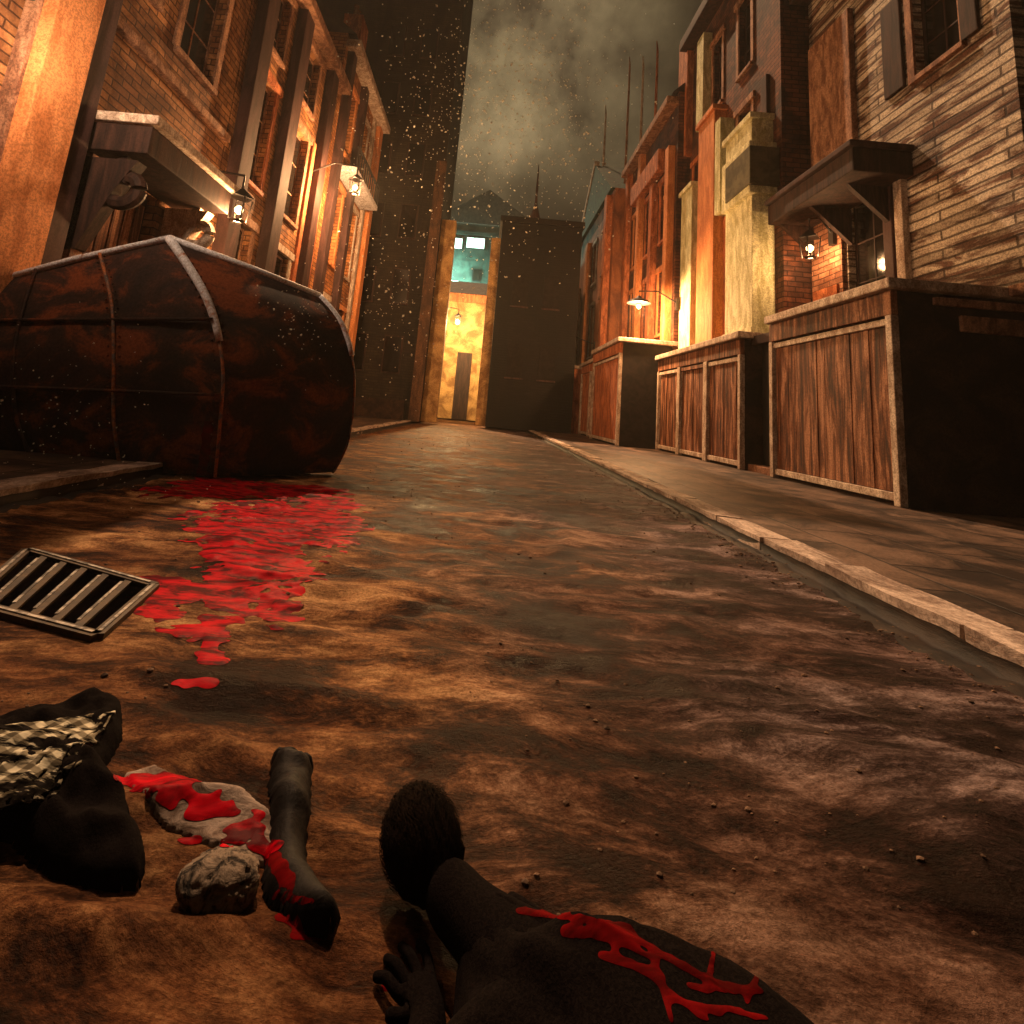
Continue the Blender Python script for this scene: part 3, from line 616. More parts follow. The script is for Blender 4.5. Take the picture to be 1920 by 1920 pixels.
wall_lamp(6.8, 10.6, 5.2, 7.3, 'lit lantern hanging under the dark canopy of the clapboard house', 230, shade=False)
wall_lamp(-4.75, 8.95, 4.35, XLF, 'lit lantern beside the dark hooded doorway behind the steel container', 650, shade=False)
wall_lamp(-4.7, 4.3, 4.9, XLF, 'added lantern out of view on the nearest left wall, brightening container and orange pillar', 620, shade=False, col=(1.0, .66, .42))  # unseen lamp, added to brighten the container rims and left facade
def tower_lamp(x, y, z, lab):
    r_ = empty('floodlight', (x, y, z), lab, 'lamp', 'greenish lamps on the far tower')
    MB().tube([(x, y + .6, z), (x, y, z + .1)], .05, 6).build('bracket', IRON, r_)
    MB().lathe((x, y, z - .3), [(.05, 0), (.26, .12), (.3, .3), (.2, .5), (.05, .58)], 12).build('globe', emis('greenish lamp globe', (.75, 1, .85), 9), r_)
    ld = bpy.data.lights.new('lamp_light', 'POINT'); ld.energy = 3000; ld.color = (.45, 1, .78); ld.shadow_soft_size = .3
    lo = bpy.data.objects.new('lamp_light', ld); scene.collection.objects.link(lo); lo.parent = r_; lo.location = (0, -.6, -.1)
tower_lamp(-4.9, 52.2, 15.2, 'upper greenish globe lamp on the far tower seen over the passage')
tower_lamp(-2.6, 52.2, 12.6, 'lower greenish globe lamp on the far tower seen over the passage')
# ------------------------------------------------------------------ STEEL CONTAINER
RUST = mat('rusty dark steel', (.24, .062, .022), (.026, .018, .018), rough=.8, spec=.2, scale=(1.5, 1.5, 2.0), ramp=(.40, .60), c3=(.055, .026, .020), grain=.45, bump=.35, bumpdist=.012)
EDGE = mat('scraped steel edge with painted moonlight', (.88, .90, .98), (.50, .20, .09), rough=.6, scale=(5, 5, 5), ramp=(.34, .44), grain=.45)  # bluish white paints moonlight onto the scraped container rims
EDGE2 = mat('rust orange edge', (.50, .16, .05), (.16, .13, .12), rough=.6, scale=(6, 6, 6), ramp=(.42, .55), grain=.5)
def catmull(ps, n_):
    out = []; P = [ps[0]] + list(ps) + [ps[-1]]
    for i in range(1, len(P) - 2):
        for k in range(n_):
            t = k / n_; a, b_, c, d = P[i - 1], P[i], P[i + 1], P[i + 2]
            out.append(.5 * ((2 * b_) + (c - a) * t + (2 * a - 5 * b_ + 4 * c - d) * t * t + (3 * b_ - a - 3 * c + d) * t ** 3))
    out.append(P[-2]); return out
Ny = 5.47; Ry = 6.53; Ly = 5.5
cN = [on_y(*p, Ny + t) for p, t in (((402, 905), .05), ((412, 800), -.04), ((417, 680), -.04), ((388, 560), .05), ((318, 447), .25))]
cR = [on_y(*p, Ry + t) for p, t in (((622, 892), -.03), ((655, 820), .0), ((664, 700), .0), ((642, 610), .0), ((600, 555), .12))]
cL = [on_y(*p, Ly + t) for p, t in (((-60, 868), .05), ((-120, 780), -.05), ((-130, 660), -.05), ((-90, 580), .1), ((-30, 533), .3))]
cN, cR, cL = catmull(cN, 6), catmull(cR, 6), catmull(cL, 6)
cN[0].z = cR[0].z = cL[0].z = .03
cB = [l_ + (r_ - n_) for l_, r_, n_ in zip(cL, cR, cN)]
cont = empty('steel_container', (-3.2, 6.3, 0), 'big dark rusty steel container with bulging sides and scraped edges painted moonlit pale, left of the road', 'container')
def patch(A, B_, bul, nrm, nu=14):
    v = []; f = []
    for i, (a, b_) in enumerate(zip(A, B_)):
        for j in range(nu + 1):
            t = j / nu; p = a.lerp(b_, t)
            w = math.sin(math.pi * t) * bul * (1 - .6 * abs(2 * i / (len(A) - 1) - 1))
            v.append(p + nrm * (w + .012 * fbm(p.x * 2.1, p.y * 2.1, p.z * 2.1, 2)))
    n_ = nu + 1
    for i in range(len(A) - 1):
        for j in range(nu): f.append((i * n_ + j, i * n_ + j + 1, (i + 1) * n_ + j + 1, (i + 1) * n_ + j))
    return v, f
V = []; Fc = []
for A, B_, nr in ((cL, cN, Vector((0, -1, 0))), (cN, cR, Vector((.8, -.6, 0))), (cR, cB, Vector((0, 1, 0))), (cB, cL, Vector((-1, 0, 0)))):
    v, f = patch(A, B_, .05, nr); o = len(V); V += v; Fc += [tuple(i + o for i in q) for q in f]
mesh('body', V, Fc, RUST, cont, smooth=True)
mesh('lid', [cL[-1], cN[-1], cR[-1], cB[-1], sum((cL[-1], cN[-1], cR[-1], cB[-1]), Vector()) / 4 + Vector((0, 0, -.05))], [(0, 1, 4), (1, 2, 4), (2, 3, 4), (3, 0, 4)], RUST, cont)
MB().tube([cL[-1], cL[-1].lerp(cN[-1], .5) + Vector((0, -.03, .015)), cN[-1]], .042, 8).build('top_rim', EDGE, cont, smooth=True)
MB().tube([cN[-1], cN[-1].lerp(cR[-1], .5) + Vector((.02, -.02, .01)), cR[-1]], .042, 8).build('top_rim', EDGE, cont, smooth=True)
MB().tube([cR[-1], cB[-1], cL[-1]], .03, 8).build('top_rim', EDGE2, cont)
i3 = int(len(cN) * .58)
MB().tube(cN[i3:], [.036 + .020 * k / (len(cN) - i3) for k in range(len(cN) - i3)], 8).build('corner_strip', EDGE, cont, smooth=True)
MB().tube(cN[:i3 + 1], .017, 8).build('corner_strip', EDGE2, cont, smooth=True)
MB().tube(cR[i3:], .036, 8).build('corner_strip', EDGE, cont, smooth=True)
MB().tube(cR[:i3 + 1], .014, 8).build('corner_strip', EDGE2, cont, smooth=True)
def rivets(pts, off, step_=.11):
    q = MB(); acc = 0
    for a_, b_ in zip(pts, pts[1:]):
        L_ = (b_ - a_).length; k = 0
        while acc + k * step_ < L_:
            p = a_.lerp(b_, (acc + k * step_) / L_) + off
            q.tube([p + Vector((0, .01, 0)), p, p + off.normalized() * .008], [.013, .012, .005], 6); k += 1
        acc = acc + k * step_ - L_
    q.build('rivet_row', RUST, cont)
rivets([a.lerp(b_, .66) for a, b_ in zip(cL, cN)], Vector((0, -.06, 0))); rivets([a.lerp(b_, .62) for a, b_ in zip(cL, cN)], Vector((0, -.06, 0)))
rivets([a.lerp(b_, .975) for a, b_ in zip(cL, cN)], Vector((0, -.012, 0))); rivets([a.lerp(b_, .04) for a, b_ in zip(cN, cR)], Vector((.012, -.012, 0)))
for t in (.64, .30):
    rib = [a.lerp(b_, t) + Vector((0, -.055, 0)) for a, b_ in zip(cL, cN)]
    MB().tube(rib, .018, 6).build('rib', EDGE2 if t > .5 else RUST, cont, smooth=True)
for zf in (9, 16):
    rib = [cL[zf].lerp(cN[zf], t / 8) + Vector((0, -.04 - .02 * math.sin(math.pi * t / 8), 0)) for t in range(9)]
    MB().tube(rib, .02, 6).build('side_rail', RUST, cont, smooth=True)

v = []; f = []
bm = bmesh.new(); bmesh.ops.create_icosphere(bm, subdivisions=1, radius=1); base_v = [p.co.copy() for p in bm.verts]; base_f = [tuple(q_.index for q_ in fc.verts) for fc in bm.faces]; bm.free()
for k in range(6500):
    yy = .75 + 22 * random.random() ** 2.4; u = random.random()
    if u < .35: xx = XR - abs(random.gauss(0, .16)) - .02
    elif u < .5: xx = XL + abs(random.gauss(0, .2)) + .02
    else: xx = random.uniform(XL, XR)
    if noise.noise(Vector((xx * .9, yy * .9, 31))) < .02 and u > .5: continue
    r_ = random.choice((.002, .002, .003, .003, .004, .005, .007)) * (1 + .06 * yy) * random.uniform(.7, 1.3); b0 = len(v); sd3 = random.random() * 99
    for p in base_v:
        q_ = p * r_ * (1 + .45 * noise.noise(p * 1.3 + Vector((sd3, 0, 0)))); v.append((xx + q_.x * 1.3, yy + q_.y, gz(xx, yy) + r_ * .25 + q_.z * .7))
    f += [tuple(b0 + i for i in q_) for q_ in base_f]
GRIT = mat('grit', (.22, .13, .08), (.06, .035, .022), scale=(9, 9, 9), rough=.85, ramp=(.4, .6))
o = mesh('grit', v, f, GRIT); o['kind'] = 'stuff'; o['label'] = 'loose grit and small stones scattered over the muddy road'
# ------------------------------------------------------------------ BLOOD on the ground
def blood_mat(name, a, b_, rough=.3, spec_=.13):
    M = mat(name, a, b_, rough=rough, spec=spec_, scale=(5, 16, 9), ramp=(.42, .58), bump=.15, bumpdist=.006); return M
BLOOD = blood_mat('wet blood', (.50, .001, .010), (.07, .000, .002), .5, .03); BLOOD2 = blood_mat('drying blood', (.15, .002, .003), (.05, .001, .001), .8, .02)
def blood(name, blobs, x0, x1, y0, y1, step, label, material=BLOOD, zoff=.004, zfun=gz, thr=.0, amp=1.2):
    nx = int((x1 - x0) / step); ny = int((y1 - y0) / step); idx = {}; v = []; f = []
    def field(x, y):
        px, py = pj((x, y, zfun(x, y))); m_ = -9
        for q_ in blobs:
            if len(q_) == 4: cx_, cy_, rx, ry = q_; d = ((px - cx_) / rx) ** 2 + ((py - cy_) / ry) ** 2
            else:
                ax_, ay_, bx_, by_, w_ = q_; dx, dy = bx_ - ax_, by_ - ay_; t = max(0, min(1, ((px - ax_) * dx + (py - ay_) * dy) / (dx * dx + dy * dy)))
                d = ((px - ax_ - dx * t) ** 2 + (py - ay_ - dy * t) ** 2) / (w_ * w_)
            m_ = max(m_, 1 - math.sqrt(d))
        return m_ + amp * (.48 * noise.noise(Vector((px * .013, py * .085, 2))) + .50 * noise.noise(Vector((px * .035, py * .24, 8))) + .30 * noise.noise(Vector((px * .09, py * .5, 5)))) + .10
    val = {}
    for j in range(ny + 1):
        for i in range(nx + 1): val[i, j] = field(x0 + i * step, y0 + j * step)
    def vid(i, j):
        if (i, j) not in idx:
            x, y = x0 + i * step, y0 + j * step; k = min(1, max(0, val[i, j]) * 3)
            idx[i, j] = len(v); v.append((x, y, zfun(x, y) + zoff * (.45 + .55 * k)))
        return idx[i, j]
    for j in range(ny):
        for i in range(nx):
            c = sum(val[i + a, j + b_] > thr for a, b_ in ((0, 0), (1, 0), (1, 1), (0, 1)))
            if c >= 3: f.append((vid(i, j), vid(i + 1, j), vid(i + 1, j + 1), vid(i, j + 1)))
    cnt = {}
    for q_ in f:
        for a_, b_ in zip(q_, q_[1:] + q_[:1]): k_ = (min(a_, b_), max(a_, b_)); cnt[k_] = cnt.get(k_, 0) + 1
    nb = {}
    for (a_, b_), c_ in cnt.items():
        if c_ == 1: nb.setdefault(a_, []).append(b_); nb.setdefault(b_, []).append(a_)
    v = [Vector(p) for p in v]
    for _ in range(5):
        new = {a_: (v[a_] * .5 + sum((v[b_] for b_ in ns), Vector()) / len(ns) * .5) for a_, ns in nb.items()}
        for a_, p in new.items(): v[a_] = p
    for a_ in nb: v[a_].z = zfun(v[a_].x, v[a_].y) + zoff * .3
    o = mesh(name, v, f, material, smooth=True); return tag(o, label, 'blood')
blood('blood_pool', [(450, 918, 190, 16), (500, 900, 120, 14), (400, 900, 40, 20), (600, 950, 60, 20), (300, 1120, 70, 22), (540, 920, 110, 14), (520, 985, 140, 45), (430, 1010, 60, 50), (500, 1060, 90, 50), (440, 1100, 55, 60), (520, 1140, 45, 35),
                     (370, 1110, 60, 16), (300, 1095, 60, 18), (300, 1145, 45, 18), (350, 1185, 45, 16), (400, 1180, 30, 35), (395, 1230, 28, 18), (365, 1280, 45, 12), (640, 985, 40, 18)],
      -2.9, -.3, 1.6, 5.6, .011, 'bright red blood pool running from the steel container towards the iron drain')

# ------------------------------------------------------------------ DRAIN GRATE
gc = on_z(125, 1118); gr_ = empty('drain_grate', (gc.x, gc.y, .0), 'iron drain grate with slanting bars sunk in the road left of the blood', 'drain')
q4 = [on_z(*p) for p in ((50, 1036), (288, 1104), (180, 1200), (-62, 1136))]
A, B_, C_, D_ = q4
GI = mat('worn grate iron', (.62, .56, .48), (.045, .034, .022), rough=.45, spec=.5, metal=0, scale=(14, 14, 14), grain=.4)
OLV = mat('olive rusted iron', (.085, .050, .016), (.03, .018, .007), rough=.6, scale=(9, 9, 9), grain=.3)
def bar(a, b_, w, z0, z1):
    a = Vector(a); b_ = Vector(b_); d = (b_ - a); d.z = 0; d.normalize(); n_ = Vector((-d.y, d.x, 0)) * w / 2
    return [Vector((p.x, p.y, z0)) for p in (a - n_, b_ - n_, b_ + n_, a + n_)], (0, 0, z1 - z0)
q = MB()
for a, b_ in ((A, B_), (B_, C_), (C_, D_), (D_, A)): q.prism(*bar(a, b_, .045, -.02, .022))
q.build('rim', OLV, gr_)
for a, b_ in ((A, B_), (B_, C_), (C_, D_), (D_, A)):
    q = MB(); q.prism(*bar(Vector(a).lerp(b_, .03), Vector(a).lerp(b_, .97), .013, .0225, .027)); q.build('worn_edge', GI, gr_)
q = MB(); q.prism([Vector((p.x, p.y, .002)) for p in q4], (0, 0, .002)); q.build('pit_shade', mat('painted slot shade', (.003, .002, .002), (.001, .001, .001), rough=1, spec=0), gr_)  # flat black sheet, paints the darkness between the bars
for k in range(1, 6):
    t = k / 6; q = MB(); q.prism(*bar(A.lerp(B_, t), D_.lerp(C_, t), .034, .006, .017)); s_ = q.build('bar', OLV, gr_)
    q = MB(); q.prism(*bar(A.lerp(B_, t - .028).lerp(D_.lerp(C_, t - .028), .12), A.lerp(B_, t - .028).lerp(D_.lerp(C_, t - .028), .88), .012, .007, .021)); q.build('worn_edge', GI, s_)

# ------------------------------------------------------------------ lumps on the ground from an outline (coat, boot, cloth)
def lump(name, outline_px, hmax, material, label, cat, seed=0, step=.010, fold=.012, parent=None, prof=.5):
    poly = [on_z(*p) for p in outline_px]; xs_ = [p.x for p in poly]; ys_ = [p.y for p in poly]
    def inside(x, y):
        c = False; j = len(poly) - 1
        for i in range(len(poly)):
            if (poly[i].y > y) != (poly[j].y > y) and x < (poly[j].x - poly[i].x) * (y - poly[i].y) / (poly[j].y - poly[i].y) + poly[i].x: c = not c
            j = i
        return c
    def dist(x, y):
        m_ = 9
        for i in range(len(poly)):
            a = poly[i]; b_ = poly[(i + 1) % len(poly)]; dx, dy = b_.x - a.x, b_.y - a.y
            t = max(0, min(1, ((x - a.x) * dx + (y - a.y) * dy) / (dx * dx + dy * dy + 1e-9))); m_ = min(m_, math.hypot(a.x + dx * t - x, a.y + dy * t - y))
        return m_
    x0, y0 = min(xs_), min(ys_); nx = int((max(xs_) - x0) / step) + 2; ny = int((max(ys_) - y0) / step) + 2
    v = []; f = []; idx = {}; ins = {}
    for j in range(ny + 1):
        for i in range(nx + 1): ins[i, j] = inside(x0 + i * step, y0 + j * step)
    def vid(i, j):
        if (i, j) not in idx:
            x, y = x0 + i * step, y0 + j * step
            d = dist(x, y) if ins[i, j] else 0
            R_ = hmax * 1.1; h = hmax * (1 - (1 - min(1, d / R_)) ** 2) ** prof if d > 0 else -.01
            fo = fold * (fbm(x * 9 + seed, y * 9, seed, 3)) * min(1, d * 20) + fold * .8 * abs(noise.noise(Vector((x * 14 + y * 20, y * 5, seed)))) * min(1, d * 20)
            idx[i, j] = len(v); v.append((x, y, gz(x, y) + h + fo))
        return idx[i, j]
    for j in range(ny):
        for i in range(nx):
            if sum(ins[i + a, j + b_] for a, b_ in ((0, 0), (1, 0), (1, 1), (0, 1))) >= 2: f.append((vid(i, j), vid(i + 1, j), vid(i + 1, j + 1), vid(i, j + 1)))
    o = mesh(name, v, f, material, parent, smooth=True)
    if label: tag(o, label, cat)
    return o
CLOTH = mat('black wool cloth', (.0075, .0055, .0055), (.003, .002, .002), rough=1, spec=.04, scale=(220, 220, 220), bump=.6, bumpdist=.003, detail=3)
LEATHER = mat('black leather', (.006, .005, .005), (.003, .002, .002), rough=.65, spec=.12, scale=(20, 20, 20), bump=.3)
coat = lump('discarded_coat', [(130, 1340), (175, 1318), (225, 1335), (228, 1390), (205, 1430), (185, 1455), (215, 1500), (255, 1570), (272, 1625), (262, 1665), (190, 1672), (90, 1640), (20, 1590), (-90, 1570), (-150, 1480), (-90, 1400), (20, 1370)], .05, CLOTH,
            'crumpled black coat lying at the left edge with a pale checked scarf', 'coat', 3, step=.008, fold=.022)
PLAID = mat('pale checked wool', (.62, .58, .44), (.012, .010, .009), rough=1, spec=.03, scale=(7, 34, 10), ramp=(.47, .53), distort=.3)
pn_ = PLAID.node_tree.nodes; pl_ = PLAID.node_tree.links
gp = pn_.new('ShaderNodeNewGeometry'); rm = pn_.new('ShaderNodeMapping'); rm.inputs['Rotation'].default_value = (0, 0, .35); pl_.new(gp.outputs['Position'], rm.inputs[0])
acc = None
for dr, sc in (('X', 22), ('Y', 30)):
    w_ = pn_.new('ShaderNodeTexWave'); w_.bands_direction = dr; w_.inputs['Scale'].default_value = sc / 3; w_.inputs['Distortion'].default_value = 1.5; w_.inputs['Detail'].default_value = 3
    pl_.new(rm.outputs[0], w_.inputs['Vector']); rp = pn_.new('ShaderNodeValToRGB'); rp.color_ramp.elements[0].position = .35; rp.color_ramp.elements[1].position = .6
    rp.color_ramp.elements[0].color = (.22, .20, .18, 1); pl_.new(w_.outputs['Fac'], rp.inputs['Fac'])
    mm = pn_.new('ShaderNodeMixRGB'); mm.blend_type = 'MULTIPLY'; mm.inputs['Fac'].default_value = .8
    if acc is None:
        src = pn_['Principled BSDF'].inputs['Base Color'].links[0].from_socket; pl_.new(src, mm.inputs['Color1'])
    else: pl_.new(acc, mm.inputs['Color1'])
    pl_.new(rp.outputs['Color'], mm.inputs['Color2']); acc = mm.outputs[0]
pl_.new(acc, pn_['Principled BSDF'].inputs['Base Color'])
# scarf: a strip of cloth lying in folds over the coat
v = []; f = []
qa = [on_z(*p, .07) for p in ((-40, 1380), (215, 1330), (120, 1495), (-60, 1530))]
N1, N2 = 60, 60
for j in range(N2 + 1):
    for i in range(N1 + 1):
        s_, t = i / N1, j / N2; p = (qa[0].lerp(qa[1], s_)).lerp(qa[3].lerp(qa[2], s_), t)
        fx = .012 * noise.noise(Vector((s_ * 3, t * 10, 4))); v.append((p.x + fx, p.y + fx, gz(p.x, p.y) + .066 + .009 * noise.noise(Vector((s_ * 3, t * 6, 1))) + .003 * noise.noise(Vector((s_ * 14, t * 14, 1)))))
for j in range(N2):
    for i in range(N1):
        if noise.noise(Vector((i * .22, j * .25, 3))) + (.25 if .1 < i / N1 < .9 else -.1) - (.55 if i / N1 > .75 and j / N2 > .5 else 0) > -.22:
            f.append((j * (N1 + 1) + i, j * (N1 + 1) + i + 1, (j + 1) * (N1 + 1) + i + 1, (j + 1) * (N1 + 1) + i))
sc_ = mesh('checked_scarf', v, f, PLAID, smooth=True); tag(sc_, 'frayed pale checked scarf spread over the black coat', 'scarf')
sol = sc_.modifiers.new('thick', 'SOLIDIFY'); sol.thickness = .004
boot = lump('leather_boot', [(508, 1452), (545, 1440), (582, 1456), (580, 1520), (572, 1585), (578, 1640), (612, 1700), (632, 1750), (618, 1782), (570, 1770), (528, 1735), (496, 1695), (490, 1650), (500, 1600), (502, 1540), (500, 1490)], .048, LEATHER,
            'black leather boot lying on its side beside the bloodied cloth', 'boot', 8, fold=.007)
lump('boot_top', [(505, 1446), (545, 1432), (586, 1450), (583, 1464), (545, 1450), (507, 1462)], .054, LEATHER, None, None, 4, fold=.001, parent=boot, step=.006)
RAG = mat('stained pale linen', (.34, .27, .23), (.11, .075, .06), rough=.95, spec=.1, scale=(16, 30, 16), bump=.5)
rag = lump('linen_rag', [(232, 1455), (290, 1440), (350, 1470), (420, 1505), (500, 1545), (535, 1590), (560, 1625), (470, 1625), (380, 1590), (300, 1560), (250, 1510)], .010, RAG,
           'torn pale linen cloth soaked with blood between the coat and the boot', 'cloth', 5, step=.006, fold=.008)
rk = fine_box(-.5, .5, -.5, .5, -.5, .5, 1, 0)
bm = bmesh.new(); bmesh.ops.create_icosphere(bm, subdivisions=5, radius=1); rc = on_z(412, 1655, .03)
vs = []
for v_ in bm.verts:
    p = v_.co; rr_ = 1 + .10 * noise.noise(p * 1.4) - .16 * max(0, noise.noise(p * 5 + Vector((3, 1, 2)))) - .05 * abs(noise.noise(p * 11))
    vs.append((rc.x + p.x * .078 * rr_, rc.y + p.y * .058 * rr_, rc.z + p.z * .043 * rr_))
fs = [tuple(v_.index for v_ in fc.verts) for fc in bm.faces]; bm.free()
ROCK = mat('pitted grey stone', (.22, .17, .13), (.012, .009, .008), rough=.9, scale=(34, 34, 34), ramp=(.40, .52), bump=.8)
tag(mesh('pitted_stone', vs, fs, ROCK, smooth=True), 'round pitted grey stone lying below the bloodied cloth', 'stone')

# ------------------------------------------------------------------ PEOPLE
def skin(name, joints, edges, material, parent=None, root=0, sub=2, off=Vector((0, 0, 0))):
    o_ = Vector((0, 0, 0))
    if parent is not None:
        p = parent
        while p is not None: o_ += p.location; p = p.parent
    names = list(joints); me = bpy.data.meshes.new(name)
    me.from_pydata([tuple(Vector(joints[k][0]) - o_) for k in names], [(names.index(a), names.index(b_)) for a, b_ in edges], [])
    o = bpy.data.objects.new(name, me); scene.collection.objects.link(o); me.materials.append(material)
    sk = o.modifiers.new('skin', 'SKIN'); sk.use_smooth_shade = True
    for i, k in enumerate(names):
        d = me.skin_vertices[0].data[i]; r_ = joints[k][1]; d.radius = r_ if isinstance(r_, tuple) else (r_, r_); d.use_root = (i == root)
    sb = o.modifiers.new('sub', 'SUBSURF'); sb.levels = sub; sb.render_levels = sub
    if parent is not None: o.parent = parent
    return o
# fallen person, dressed in black, lying face down, head towards the middle of the road
per = empty('person', (.30, .62, 0), 'person in a black coat lying face down on the road, blood across the back', 'person')
V3 = Vector
J = {'pelvis': (V3((.34, .36, .11)), (.16, .10)), 'waist': (V3((.33, .60, .105)), (.14, .09)), 'chest': (V3((.30, .82, .095)), (.165, .080)), 'neckb': (V3((.10, 1.00, .095)), .062), 'neck': (V3((.045, 1.06, .085)), .050),
     'jaw': (V3((-.01, 1.125, .085)), .058),
     'shA': (V3((.45, .83, .075)), .070), 'elA': (V3((.62, .66, .055)), .060), 'wrA': (V3((.66, .48, .045)), .032), 'haA': (V3((.66, .40, .035)), (.036, .018)),
     'shB': (V3((.135, .89, .095)), .068), 'elB': (V3((-.03, .80, .05)), .046), 'wrB': (V3((.005, .945, .036)), .030), 'paB': (V3((-.015, .985, .030)), (.034, .018)),
     'hiA': (V3((.43, .26, .10)), .085), 'knA': (V3((.50, -.14, .07)), .058), 'anA': (V3((.50, -.55, .055)), .038), 'ftA': (V3((.54, -.68, .036)), .036),
     'hiB': (V3((.25, .25, .10)), .085), 'knB': (V3((.16, -.14, .07)), .058), 'anB': (V3((.14, -.55, .055)), .038), 'ftB': (V3((.10, -.68, .036)), .036)}
E_ = [('pelvis', 'waist'), ('waist', 'chest'), ('chest', 'neckb'), ('neckb', 'neck'), ('neck', 'jaw'),
      ('chest', 'shA'), ('shA', 'elA'), ('elA', 'wrA'), ('wrA', 'haA'), ('chest', 'shB'), ('shB', 'elB'), ('elB', 'wrB'), ('wrB', 'paB'),
      ('pelvis', 'hiA'), ('hiA', 'knA'), ('knA', 'anA'), ('anA', 'ftA'), ('pelvis', 'hiB'), ('hiB', 'knB'), ('knB', 'anB'), ('anB', 'ftB')]
pd = V3((-.62, .78, 0)).normalized(); pn = V3((-pd.y, pd.x, 0)); PB = V3((-.015, .985, .03))
for i, (o_, ln, sp_) in enumerate(((-.027, .062, -.22), (-.010, .074, -.06), (.008, .070, .08), (.024, .056, .25))):
    b0 = PB + pn * o_; d = (pd + pn * sp_).normalized()
    J[f'f{i}a'] = (b0 + d * .022, .0095); J[f'f{i}b'] = (b0 + d * (.022 + ln * .5) + V3((0, 0, .006)), .0085); J[f'f{i}c'] = (b0 + d * (.022 + ln) + V3((0, 0, -.010)), .007)
    E_ += [('paB', f'f{i}a'), (f'f{i}a', f'f{i}b'), (f'f{i}b', f'f{i}c')]
J['tha'] = (PB - pd * .012 + pn * .036, .011); J['thb'] = (PB + pd * .010 + pn * .060, .009)
E_ += [('paB', 'tha'), ('tha', 'thb')]
skin('body', J, E_, CLOTH, per)
HAIR = mat('black hair', (.006, .004, .0035), (.003, .002, .002), rough=1, spec=.03, scale=(60, 60, 8), bump=.7)
def hair_cap(name, c, axis, a_, b_, h_, parent, amp=.06):
    bm = bmesh.new(); bmesh.ops.create_icosphere(bm, subdivisions=5, radius=1); ax = axis.normalized(); sd2 = V3((ax.y, -ax.x, 0)); vv = []
    for v_ in bm.verts:
        p = v_.co; ang = math.atan2(p.y, p.z); k = 1 + amp * noise.noise(V3((ang * 7, p.x * 1.3, 4))) + amp * .6 * noise.noise(V3((ang * 19, p.x * 2, 9)))
        w_ = 1 - .13 * p.x
        vv.append(c + ax * (p.x * a_) * k + sd2 * (p.y * b_ * w_) * k + V3((0, 0, p.z * h_ * k)))
    ff = [tuple(q_.index for q_ in fc.verts) for fc in bm.faces]; bm.free(); return mesh(name, vv, ff, HAIR, parent, smooth=True)
hair_cap('hair', V3((-.045, 1.185, .092)), V3((-.5, 1, 0)), .104, .066, .074, per)
def strands(name, c, axis, a_, b_, h_, parent, n_=2600):
    v = []; f = []; ax = axis.normalized(); sd2 = V3((ax.y, -ax.x, 0)); rnd = random.Random(5)
    for _ in range(n_):
        ang = rnd.uniform(-2.0, 2.0); t0 = rnd.uniform(-.2, .95); ln = rnd.uniform(.5, 1.1); dr = rnd.gauss(0, .16); lift_ = rnd.uniform(1.0, 1.07) + (.14 * rnd.random() if rnd.random() < .25 else 0); b0 = len(v)
        for k in range(7):
            t = t0 - ln * k / 6; t = max(-1.1, t); rad = math.sqrt(max(0.05, 1 - t * t)) if t > -.95 else .3; an = ang + dr * k / 6 + .06 * math.sin(k * 1.7 + ang * 9)
            p = c + ax * (t * a_) + sd2 * (math.sin(an) * b_ * rad * lift_) + V3((0, 0, math.cos(an) * h_ * rad * lift_)); w_ = .0014 * (1 - k / 7.5)
            wd = sd2 * math.cos(an) * w_ - V3((0, 0, 1)) * math.sin(an) * w_; v += [tuple(p - wd), tuple(p + wd)]
            if k: e_ = len(v); f.append((e_ - 4, e_ - 3, e_ - 1, e_ - 2))
    return mesh(name, v, f, mat('dark brown hair strands', (.012, .007, .005), (.004, .003, .002), rough=1, spec=.04, scale=(90, 90, 20)), parent)
strands('hair_strands', V3((-.045, 1.185, .092)), V3((-.5, 1, 0)), .107, .069, .077, per)
SKINM = mat('dim skin', (.20, .10, .06), (.13, .06, .035), rough=.6, scale=(30, 30, 30))
skin('ear', {'a': (V3((.028, 1.16, .095)), .012), 'b': (V3((.034, 1.175, .105)), .010), 'c': (V3((.030, 1.150, .083)), .008)}, [('a', 'b'), ('a', 'c')], HAIR, per, sub=1)
